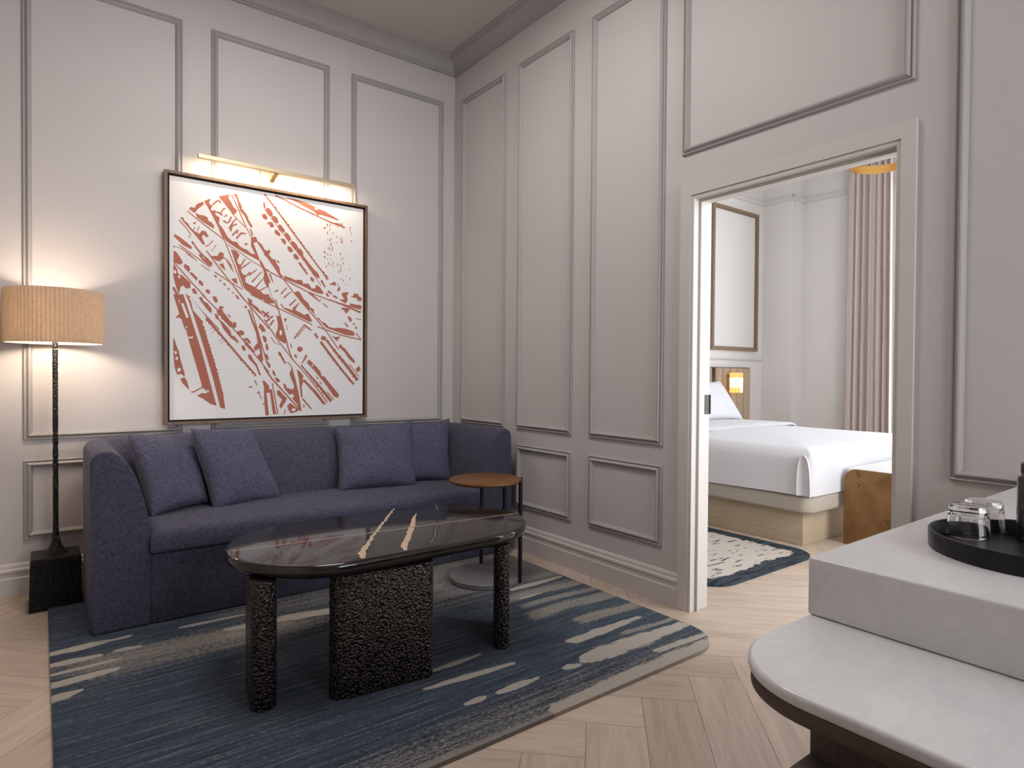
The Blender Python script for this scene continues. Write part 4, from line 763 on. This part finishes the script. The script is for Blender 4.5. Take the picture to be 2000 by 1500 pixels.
W46,-176 45,-188 39,-194 32,-190 29,-182 29,-171 31,-159 38,-160 45,-164;T-65,-81 -56,-74 -51,-63 -42,-56 -36,-45 -41,-41 -50,-48 -57,-57 -67,-64 -73,-74;T-45,-107 -35,-99 -28,-89 -17,-82 -10,-71 -14,-66 -25,-72 -33,-82 -44,-89 -52,-99;T-29,-137 -22,-128 -16,-117 -9,-108 -4,-97 -10,-93 -18,-101 -24,-112 -31,-121 -37,-131;T-61,-108 -51,-113 -46,-103 -56,-98;T-27,-210 -3,-247 29,-257 31,-253 0,-244 -23,-207;T127,-216 136,-206 142,-194 151,-184 157,-172 166,-162 172,-151 181,-141 187,-129 197,-119 188,-113 182,-126 173,-135 167,-147 158,-157 151,-168 142,-178 136,-190 127,-199 121,-211;T145,-203 200,-134 196,-131 141,-200;T189,-121 198,-129 210,-135 218,-144 230,-149 239,-157 246,-148 235,-142 227,-132 215,-127 206,-118 196,-112;T56,-86 80,-76 67,-107;T74,-117 76,-155 80,-155 77,-117;T97,-248 107,-275 114,-273 103,-246;T156,50 234,-33 331,-139 431,-277 437,-273 337,-135 239,-28 161,55;T192,55 225,24 231,3 259,-7 259,-29 276,-56 254,-35 214,12;T276,-61 294,-63 311,-87 340,-97 363,-121 398,-128 433,-123 481,-127 518,-136 542,-144 554,-166 539,-176 475,-170 416,-150 345,-128;T281,-126 332,-143 456,-180 597,-204 599,-196 459,-173 335,-136 284,-119;T558,-157 598,-205 604,-200 563,-152;T381,-180 410,-190 446,-183 422,-218;T296,62 302,51 307,54 301,65;T320,35 355,9 359,14 324,39;
T361,65 372,58 385,58 396,51 410,51 421,44 434,43 445,37 459,36 470,28 484,28 484,24 495,24 507,17 520,15 531,8 545,6 556,-1 569,-3 581,-10 594,-12 600,0 587,4 574,8 562,12 549,17 537,21 524,25 512,29 500,34 489,37 487,38 475,41 462,45 450,48 437,52 425,55 413,59 400,62 388,65 376,69 364,72;T454,18 481,15 511,5 487,-25 475,-3;T512,34 526,30 542,31 556,26 571,28 586,24 602,26 604,38 590,43 575,43 561,48 545,47 531,52 516,52;T439,75 493,79 487,55 463,59;T606,85 603,78 590,75 578,75 568,78 572,85 577,91 591,94 605,92;T529,-78 520,-78 508,-69 502,-52 501,-38 510,-37 520,-46 530,-56 529,-68;T474,-90 498,-117 507,-110 482,-83;T560,-55 597,-59 598,-54 560,-50;T554,-91 551,-94 547,-98 540,-97 537,-94 537,-90 541,-87 547,-84 552,-87;T571,-125 564,-124 558,-122 554,-117 553,-112 555,-106 562,-110 568,-113 572,-119;T257,-174 277,-168 282,-190 291,-184 283,-212;T305,-206 317,-183 346,-193 340,-216 323,-216;T299,-231 309,-247 323,-261 334,-277 347,-291 356,-309 371,-322 372,-329 384,-338 393,-356 409,-369 420,-385 435,-399 444,-418 453,-422 458,-433 474,-446 485,-463 501,-477 510,-495 528,-508 539,-525 552,-515 539,-499 525,-483 512,-468 498,-452 485,-437 472,-422 464,-413 459,-406 446,-391 434,-375 421,-359 409,-344 396,-328 388,-317 384,-313 372,-297 360,-282 348,-266 336,-251 324,-235 312,-220;
T341,-213 349,-230 363,-243 373,-259 386,-272 394,-290 405,-297 406,-304 422,-316 429,-334 446,-345 454,-363 470,-374 479,-392 488,-394 491,-406 507,-419 516,-436 530,-449 537,-468 554,-480 562,-499 587,-481 569,-469 562,-450 545,-438 536,-421 521,-408 513,-390 500,-384 500,-375 484,-364 475,-346 458,-335 449,-318 432,-308 423,-291 415,-289 412,-276 396,-265 386,-249 373,-235 365,-218 350,-206;T434,-258 446,-234 464,-257 482,-268 518,-313 555,-353 549,-370 512,-342 476,-291;T510,-379 584,-465 589,-462 515,-375;T558,-411 586,-387 599,-417 574,-434;T521,-432 564,-484 572,-478 529,-426;T184,-280 179,-290 169,-300 154,-298 146,-287 146,-275 154,-264 168,-265 178,-270;T144,-342 138,-341 131,-335 125,-325 126,-318 130,-317 136,-317 143,-326 145,-336;T20,-307 25,-324 37,-336 44,-352 55,-366 61,-383 75,-375 63,-361 57,-345 46,-331 42,-313 30,-301;T187,-349 204,-313 215,-326 199,-354 171,-388;T224,-348 249,-370 277,-398 306,-431 312,-459 335,-465 370,-510 438,-590 429,-616 399,-601 352,-533 306,-476 255,-415 210,-371;W241,-392 255,-378 257,-387 246,-398;T168,-390 179,-407 194,-420 203,-438 207,-436 218,-452 232,-466 241,-483 246,-481 256,-499 271,-513 279,-533 298,-543 302,-557 310,-560 318,-580 336,-592 345,-611 361,-625 372,-643 390,-629 377,-613 363,-597 350,-581 337,-565 323,-550 319,-544 310,-534 296,-519 283,-503 269,-488 256,-473 254,-472 242,-458 228,-443 215,-428 214,-428 201,-414 188,-399 175,-385;T350,-575 397,-626 402,-622 355,-570;
T289,-480 286,-481 281,-477 277,-472 275,-466 278,-463 283,-468 288,-472 292,-478;T315,-520 309,-518 304,-513 299,-507 299,-503 300,-500 306,-502 310,-509 313,-514;T143,-416 165,-432 188,-460 182,-487 199,-487 232,-521 278,-566 347,-657 324,-657 255,-571 188,-498 177,-532 182,-609 171,-604 160,-498;T81,-369 108,-407 113,-403 86,-366;T111,-400 133,-476 155,-570 177,-698 161,-686 144,-647 128,-630 89,-580 63,-547 52,-509 71,-520 79,-542 117,-553 127,-531 105,-477 95,-449;T-73,-406 -26,-480 70,-588 169,-700 174,-695 77,-583 -18,-474 -64,-399;T1,-465 -5,-458 -12,-451 -16,-437 -16,-427 -12,-423 -4,-431 2,-445 5,-460;T29,-502 21,-504 12,-500 6,-490 -1,-478 6,-472 18,-474 27,-485 35,-496;T-55,-245 -62,-240 -69,-228 -72,-212 -68,-206 -64,-202 -58,-210 -52,-222 -52,-235;T-44,-300 -51,-292 -58,-286 -57,-274 -57,-262 -51,-263 -45,-268 -40,-280 -42,-288;T-46,-348 -53,-347 -57,-337 -58,-328 -58,-318 -52,-319 -47,-324 -43,-333 -42,-343;T-32,-411 -39,-408 -44,-396 -46,-384 -46,-372 -40,-372 -34,-380 -28,-393 -28,-406;T-72,-307 -51,-376 -45,-374 -66,-305;T-69,-488 -53,-530 -38,-552 -19,-547 10,-715 -11,-714 -32,-568 -53,-573 -37,-716 -58,-712 -68,-605;T-20,-510 17,-715 24,-714 -13,-508;T12,-558 31,-558 57,-591 79,-608 68,-635 41,-678 28,-661 47,-618 15,-585;T79,-662 100,-641 133,-669 166,-686 144,-702 106,-712 90,-690;W90,-586 117,-581 127,-603 106,-608;W134,-682 137,-689 129,-696 120,-697 112,-697 110,-691 110,-683 119,-677 127,-679;T178,-618 241,-691 248,-686 187,-611;
T63,-717 71,-685 65,-683 57,-715;T195,-665 195,-673 192,-677 189,-675 187,-669 187,-661 189,-654 192,-653 195,-656"""
lay = {'T': 0, 'W': 0}
for s_ in ART.replace('\n', '').split(';'):
    k_ = s_[0]; pts = [tuple(int(q) for q in a.split(',')) for a in s_[1:].split(' ')]
    lay[k_] += 1; y_ = (-.0424 - .0000015*lay['T']) if k_ == 'T' else (-.0432 - .000002*lay['W'])
    v3 = [Vector((PXc+a/1000, PZc+c/1000, 0)) for a, c in pts]
    vb = [bm.verts.new((q.x, y_, q.y)) for q in v3]
    for tri in tessellate_polygon([v3]):
        if len(set(tri)) == 3:
            try: f_ = bm.faces.new([vb[i] for i in tri]); f_.material_index = 1 if k_ == 'T' else 0
            except ValueError: pass
obj('canvas', bm, [CANVAS, TERRA], pc)
pl = thing('picture_light', 'long slim brass picture light above the abstract print', 'picture light', (-1.41, -0.005, 2.47))
obj('bar', rbox(-1.877, -0.887, -.133, -.107, 2.486, 2.511, .002, 2), BRASS, pl)
bm = bxm(-1.865, -0.899, -.1068, -.1055, 2.489, 2.503)
obj('led_strip', bm, LED, pl)
obj('wall_plate', rbox(-1.490, -1.366, -.018, -.0225+.0135, 2.405, 2.53, .002, 2), BRASS, pl)
bm = bmesh.new(); add_box(bm, -1.432, -1.404, -.115, -.012, -0.012, 0.012)
bmesh.ops.rotate(bm, verts=bm.verts[:], cent=(0, -.012, 0), matrix=Matrix.Rotation(math.radians(-18), 3, 'X')); bmesh.ops.translate(bm, verts=bm.verts[:], vec=(0, 0, 2.462))
obj('arm', bm, BRASS, pl)
area('picture_light_led', (-1.382, -.102, 2.487), (0, 0.42, -0.9), .94, .012, 4.2, (1.0, .80, .56))

# ------------------------------------------------------------------ bedroom
bed = thing('bed', 'king bed with smooth white bedding on an oak plinth', 'bed', (2.55, -1.0, 0))
obj('plinth', rbox(1.672, 3.43, -1.995, 0.004, 0.0005, 0.245, .003, 2), OAKP, bed, 40)
obj('platform', prism(rrect(1.600, 3.50, -2.085, 0.004, .09, 8), 0.245, 0.365, .022, 4), OATMEAL, bed, 40)
def duvet():
    bm = bmesh.new(); x0, x1, y0, y1 = 1.585, 3.515, -2.098, 0.004; R_ = .10; zt, zb = .715, .372
    pr_ = [(0.0, zb), (0.001, zb+.05), (0, zb+.12), (-.002, zt-.13)]
    for i in range(1, 9): a = math.pi/2*i/8; pr_.append((R_*(1-math.cos(a)), zt-R_+R_*math.sin(a)-.012))
    pr_ += [(.18, zt-.004), (.32, zt+.008), (.5, zt+.017), (.75, zt+.022), (.95, zt+.024)]
    ring0 = rrect(x0, x1, y0, y1, .055, 8)
    # resample perimeter
    P_ = [];
    for i in range(len(ring0)):
        a = Vector(ring0[i]); c = Vector(ring0[(i+1) % len(ring0)]); m_ = max(1, int((c-a).length/.05))
        for k in range(m_): P_.append(a+(c-a)*k/m_)
    cx, cy = (x0+x1)/2, (y0+y1)/2; rgs = []
    for d, z in pr_:
        row = []
        for p in P_:
            q = Vector((min(max(p.x, x0+d), x1-d), min(max(p.y, y0+d), y1-d)))
            w = .006*noise.noise((q.x*2.2, q.y*2.2, z*3))
            sway = .010*noise.noise((p.x*3.5, p.y*3.5, 1))*(1 if z < zt-.12 else 0)
            o_ = (p-Vector((cx, cy))).normalized()*sway
            row.append(bm.verts.new((q.x+o_.x, q.y+o_.y, z+w+(.008*noise.noise((p.x*1.5, p.y*1.5, 4)) if z < zb+.01 else 0))))
        rgs.append(row)
    for a, b_ in zip(rgs, rgs[1:]):
        for i in range(len(P_)):
            j = (i+1) % len(P_)
            if (a[i].co-a[j].co).length < 1e-6 and (b_[i].co-b_[j].co).length < 1e-6: continue
            bm.faces.new((a[i], a[j], b_[j], b_[i]))
    bm.faces.new(rgs[-1]); bm.faces.new(rgs[0][::-1]); bmesh.ops.remove_doubles(bm, verts=bm.verts[:], dist=1e-5)
    return bm
obj('duvet', duvet(), LINEN, bed, 60)
# pleat where the foot flap wraps round the corner
bm = bmesh.new(); rg = []
for k in range(13):
    t = k/12; a = math.pi*t
    # arch running up the left face of the corner and down again
    rg.append(t)
G = []
for k in range(17):
    t = k/16; z = .375+.285*t; half = .046*math.sqrt(max(0, 1-t**3))+.002
    row = []
    for q in range(9):
        s_ = -1+2*q/8; row.append(bm.verts.new((1.587-.026*max(abs(s_), t**3)**2, -2.046+half*s_-.004*(1-t), z)))
    G.append(row)
for a, b_ in zip(G, G[1:]):
    for q in range(8): bm.faces.new((a[q], a[q+1], b_[q+1], b_[q]))
ex = bmesh.ops.extrude_face_region(bm, geom=bm.faces[:]); 
for q in [g_ for g_ in ex['geom'] if isinstance(g_, bmesh.types.BMVert)]: q.co.x += .016
obj('corner_pleat', bm, LINEN, bed, 60)
# turned-down top sheet
bm = bmesh.new(); G = []
for i in range(41):
    x = 1.60+1.90*i/40; row = []
    ez = .028*min(1, min(x-1.60, 3.5-x)/.12)
    for j, (y, dz) in enumerate(((-.98, -.006), (-.985, .010), (-.965, .016), (-.80, .016), (-.55, .014), (-.3, .012), (0.0, .010))):
        zz = .716+(.02 if .15 < i/40 < .85 else .012)-(.10-math.sqrt(max(0, .10**2-max(0, .10-min(x-1.59, 3.51-x))**2)))
        row.append(bm.verts.new((x, y+.012*math.sin(x*2.3), zz+dz)))
    G.append(row)
for a, b_ in zip(G, G[1:]):
    for j in range(6): bm.faces.new((a[j], b_[j], b_[j+1], a[j+1]))
obj('top_sheet', bm, LINEN, bed, 60)
pillow('upright white bed pillow at the right side of the bed head', (2.62, -.14, 1.135), (3.375, -.14, 1.15), (3.50, -.36, .735), (2.62, -.36, .735), .085, 6, 'bed_pillow', 'white pillows at the bed head', LINEN)
pillow('upright white bed pillow at the left side of the bed head', (1.72, -.14, 1.14), (2.50, -.14, 1.14), (2.50, -.36, .735), (1.66, -.36, .735), .085, 7, 'bed_pillow', 'white pillows at the bed head', LINEN)

hb = thing('headboard', 'wide fluted tan upholstered headboard behind the bed', 'headboard', (2.55, .06, 0))
obj('back_panel', bxm(0.62, 4.262, 0.045, BY1-.024, 0.18, 1.310), WALNUT_H, hb)
def flutes(x0, x1, n_):
    bm = bmesh.new(); sec = []
    w = (x1-x0)/n_
    for k in range(n_):
        for i in range(9):
            a = math.pi*i/8; sec.append((x0+w*k+w/2-w/2*math.cos(a), .045-.034*math.sin(a)**.7))
    lo_ = [bm.verts.new((x, y, .20)) for x, y in sec]; hi = [bm.verts.new((x, y, 1.300)) for x, y in sec]
    for i in range(len(sec)-1): bm.faces.new((lo_[i], lo_[i+1], hi[i+1], hi[i]))
    b0 = bm.verts.new((x0, .047, .20)); b1 = bm.verts.new((x1, .047, .20)); t0 = bm.verts.new((x0, .047, 1.30)); t1 = bm.verts.new((x1, .047, 1.30))
    bm.faces.new([t0]+hi+[t1]); bm.faces.new([b0]+lo_+[b1]); return bm
obj('fluted_panel', flutes(1.66, 3.48, 14), HEADFAB, hb, 50)
obj('fluted_panel', flutes(3.54, 4.25, 5), HEADFAB, hb, 50)
obj('fluted_panel', flutes(0.64, 1.60, 7), HEADFAB, hb, 50)
obj('divider', bxm(3.482, 3.538, .030, .046, .19, 1.305), BLACKMETAL, hb)
sc = thing('wall_sconce', 'small lit amber glass brick sconce on the headboard', 'wall lamp', (3.79, 0.0, 1.03))
AMB = mat('amber_glass', (0.95, 0.55, 0.25), 0.12); b = AMB.node_tree.nodes['Principled BSDF']; b.inputs['Transmission Weight'].default_value = .75; b.inputs['Emission Color'].default_value = (1, .45, .14, 1); b.inputs['Emission Strength'].default_value = .45
GLOW = emit('sconce_glow', (1.0, .80, .50), 3.2)
PALEG = mat('pale_amber_glass', (1.0, .82, .6), 0.12); b = PALEG.node_tree.nodes['Principled BSDF']; b.inputs['Transmission Weight'].default_value = .75; b.inputs['Emission Color'].default_value = (1, .68, .38, 1); b.inputs['Emission Strength'].default_value = .7
for r_ in range(4):
    z0 = 1.015+r_*.058
    for k in range(3):
        x0 = 3.70+k*.060
        obj('glass_block', rbox(x0, x0+.057, -.115, -.05, z0, z0+.055, .006, 2), [AMB, PALEG, GLOW, AMB][r_] if not (r_ == 0 and k == 2) else PALEG, sc)
obj('mount', bxm(3.735, 3.84, -.05, .012, 1.07, 1.22), BRASS, sc)

bn = thing('bench', 'low aged brass bench with rounded corners at the foot of the bed', 'bench', (2.55, -2.4, 0))
def bench_end(x):
    y0, y1, z1, r_ = -2.62, -2.128, .545, .085
    prf = [(y0, .0005), (y1, .0005)]+[(y1-r_+r_*math.cos(math.radians(a)), z1-r_+r_*math.sin(math.radians(a))) for a in range(0, 91, 9)]+[(y0+r_+r_*math.cos(math.radians(a)), z1-r_+r_*math.sin(math.radians(a))) for a in range(90, 181, 9)]
    bm = bmesh.new(); A = [bm.verts.new((x-.012, y, z)) for y, z in prf]; B = [bm.verts.new((x+.012, y, z)) for y, z in prf]; n_ = len(prf)
    for i in range(n_): bm.faces.new((A[i], A[(i+1) % n_], B[(i+1) % n_], B[i]))
    bm.faces.new(A[::-1]); bm.faces.new(B)
    return bm
for x in (2.0, 3.1):
    e_ = obj('end_panel', bench_end(x), AGEDBRASS, bn, 40)
    s_ = -1 if x < 2.5 else 1
    for y_, z_ in ((-2.21, .508), (-2.21, .435), (-2.40, .20), (-2.54, .508), (-2.54, .435)):
        bm = bmesh.new(); add_tube(bm, [(x+s_*.011, y_, z_), (x+s_*.024, y_, z_)], .018, 14); obj('bolt', bm, AGEDBRASS, e_)
SEATM = mat('bench_white_top', (0.72, 0.71, 0.70), 0.35)
obj('seat', rbox(2.012, 3.088, -2.612, -2.136, .470, .548, .012, 3), SEATM, bn, 40)
obj('stretcher', bxm(2.012, 3.088, -2.42, -2.38, .19, .23), AGEDBRASS, bn)

o = obj('bedside_rug', snapped_grid(0.36, 1.555, -2.185, -0.75, .20, .016, .012), BRUGM, None, 40)
def border(x, y):
    d = min(x-.36, 1.555-x, y+2.185, -.75-y); cx = min(max(x, .36+.2), 1.355); cy = min(max(y, -1.985), -.95)
    if (x < .56 or x > 1.355) and (y < -1.985 or y > -.95): d = .2-math.hypot(x-cx, y-cy)
    return min(1, max(0, d/.45))
fields(o, {'border': border}); tag(o, 'cream rug with ragged ink-dark border beside the bed', 'rug')

# curtain
def curtain():
    bm = bmesh.new(); n_ = 230; y0, y1 = -0.845, -1.37; Zs = [0.012, .4, .8, 1.2, 1.6, 2.0, 2.4, 2.8, 3.2, 3.5, 3.62]; rows = []
    for z in Zs:
        row = []; f_ = z/3.62; spread = 1.0-.10*f_
        for i in range(n_+1):
            t = i/n_; ph = 2*math.pi*7.0*t+0.9*math.sin(5*t+1)+.25*noise.noise((t*6, z*.8, 0))
            amp = (.040+.016*noise.noise((t*7, 0, 2)))*(1-.25*f_)
            x = 4.745+amp*math.sin(ph)+.014*math.sin(2.3*ph+1); y = y0+(y1-y0)*(t*spread+(1-spread)*.45)+.012*math.cos(ph)
            row.append(bm.verts.new((x, y, z)))
        rows.append(row)
    for a, b_ in zip(rows, rows[1:]):
        for i in range(n_): bm.faces.new((a[i], a[i+1], b_[i+1], b_[i]))
    return bm
cu = tag(obj('curtain', curtain(), CURTAIN, None, 60), 'floor-length taupe curtain gathered beside the bedroom window', 'curtain')
sdm = cu.modifiers.new('thick', 'SOLIDIFY'); sdm.thickness = .004
SHEER = shade('white_sheer', (0.9, 0.9, 0.9), .6)
ck = thing('curtain_rail', 'slim black curtain rail above the bedroom window', 'curtain rail', (4.745, -2.5, 3.63))
obj('rail', bxm(4.73, 4.76, -4.2, -0.80, 3.622, 3.640), BLACKMETAL, ck)
obj('bracket', bxm(4.74, 4.879, -0.86, -0.84, 3.640, 3.655), BLACKMETAL, ck); obj('bracket', bxm(4.74, 4.879, -4.1, -4.08, 3.640, 3.655), BLACKMETAL, ck)

# pendant over the bed
px_, py_ = 2.55, -2.12
pd = thing('pendant_light', 'round gold ring pendant hanging in the bedroom', 'ceiling lamp', (px_, py_, HB))
obj('ring', lathe([(.214, 2.842), (.220, 2.842), (.220, 2.905), (.214, 2.905)], px_, py_, 72, True), GOLD, pd, 40)
for k in range(3):
    a = 2*math.pi*k/3+.9
    obj('rod', tube([(px_+.215*math.cos(a), py_+.215*math.sin(a), 2.90), (px_, py_, 3.25)], .004, 8), GOLD, pd)
plt = bpy.data.lights.new('pendant_glow', 'POINT'); plt.energy = 7; plt.color = (1.0, .90, .80); plt.shadow_soft_size = .16
plo = bpy.data.objects.new('pendant_glow', plt); C.objects.link(plo); plo.location = (px_, py_, 3.42)
obj('stem', tube([(px_, py_, 3.24), (px_, py_, HB-.02)], .008, 10), GOLD, pd)
obj('canopy', lathe([(0, HB-.0005), (.06, HB-.0005), (.06, HB-.02), (.02, HB-.03), (0, HB-.03)], px_, py_, 32), GOLD, pd, 40)

# added overhead fill light, out of view, shaped as a flush ceiling fixture
CLX, CLY = -1.5, -1.8
cl_ = thing('ceiling_fill', 'added wide round flush fill light, out of view over the coffee table', 'ceiling lamp', (CLX, CLY, H-.001))
obj('housing', lathe([(0, H-.001), (.52, H-.001), (.52, H-.055), (.505, H-.055), (.505, H-.02), (0, H-.02)], CLX, CLY, 64), BRASS, cl_, 40)
obj('diffuser', lathe([(0, H-.046), (.50, H-.046), (.50, H-.042), (0, H-.042)], CLX, CLY, 64), emit('fill_diffuser', (1.0, .93, .86), 2.0), cl_, 40)
_l = area('ceiling_fill_light', (CLX, CLY, H-.06), (0, 0.0001, -1), 1.0, 1.0, 27, (1.0, .955, .93)); _l.data.shape = 'DISK'

# ------------------------------------------------------------------ counter
kc = thing('counter', 'two-tier white quartz counter with rounded lower ledge on dark oak cabinet', 'counter', (-0.8, -4.2, 0))
CYB = -3.663
def ledge(x0, yb, yf, x1, r_): return [(x1, yf), (x1, yb)]+arc(x0+r_, yb-r_, r_, 90, 180, 16)+[(x0, yf)]
def flip(p): return p  # outlines below run anticlockwise
obj('upper_block', rbox(-1.512, -0.03, -5.0, CYB, .7645, .870, .005, 3), QUARTZ, kc, 30)
obj('lower_ledge', prism(ledge(-1.812, CYB, -5.0, -0.03, .15), .7440, .764, .007, 4), QUARTZ, kc, 30)
obj('ledge_backing', prism(ledge(-1.808, CYB-.004, -5.0, -0.03, .147), .7215, .7437, .002, 2), OAKH, kc, 30)
obj('neck', bxm(-1.774, -0.03, -5.0, -3.804, .6685, .7214), OAKV, kc)
obj('cabinet', prism(ledge(-1.93, -3.800, -5.0, -0.03, .03), .0005, .668, .004, 2), OAKH, kc, 30)
tx, ty, TRr = -1.166, -3.922, .172
tr_ = tag(obj('tray', lathe([(0, .8705), (TRr-.002, .8705), (TRr+.002, .872), (TRr+.003, .902), (TRr+.0015, .9045), (TRr-.003, .9045), (TRr-.005, .902), (TRr-.006, .8765), (0, .8765)], tx, ty, 96), LEATHER, None, 40), 'round black leather tray on the white counter', 'tray')
def tumbler(x, y, label):
    z = .8768
    pr_ = [(.0360, z), (.0375, z+.001), (.0368, z+.012), (.0345, z+.048), (.0335, z+.059), (.031, z+.0635), (.026, z+.0645), (0, z+.0645)]
    inn = [(0, z+.050), (.022, z+.0498), (.0285, z+.047), (.0320, z+.040), (.0350, z+.006), (.0358, z+.001)]
    return tag(obj('tumbler', lathe(pr_+inn, x, y, 64, True), GLASS, None, 45), label, 'glass', 'upside-down tumblers on the tray')
def tclose(): pass
tumbler(-1.121, -3.795, 'upturned clear glass tumbler nearer the front edge of the tray')
tumbler(-1.034, -3.797, 'upturned clear glass tumbler behind the first, near the tray rim')
bt = thing('bottle', 'black cylindrical bottle with a metal band and black cap on the tray', 'bottle', (-1.060, -3.892, .877))
obj('body', lathe([(0, .8768), (.0305, .8768), (.0325, .879), (.0325, 1.002), (.031, 1.0045), (0, 1.0045)], -1.060, -3.892, 48), BLACKGLOSS, bt, 40)
obj('band', lathe([(0, 1.0046), (.0285, 1.0046), (.0285, 1.0125), (0, 1.0125)], -1.060, -3.892, 48), SILVER, bt, 40)
obj('cap', lathe([(0, 1.0126), (.0280, 1.0126), (.0280, 1.030), (.0265, 1.032), (0, 1.032)], -1.060, -3.892, 48), BLACKGLOSS, bt, 40)
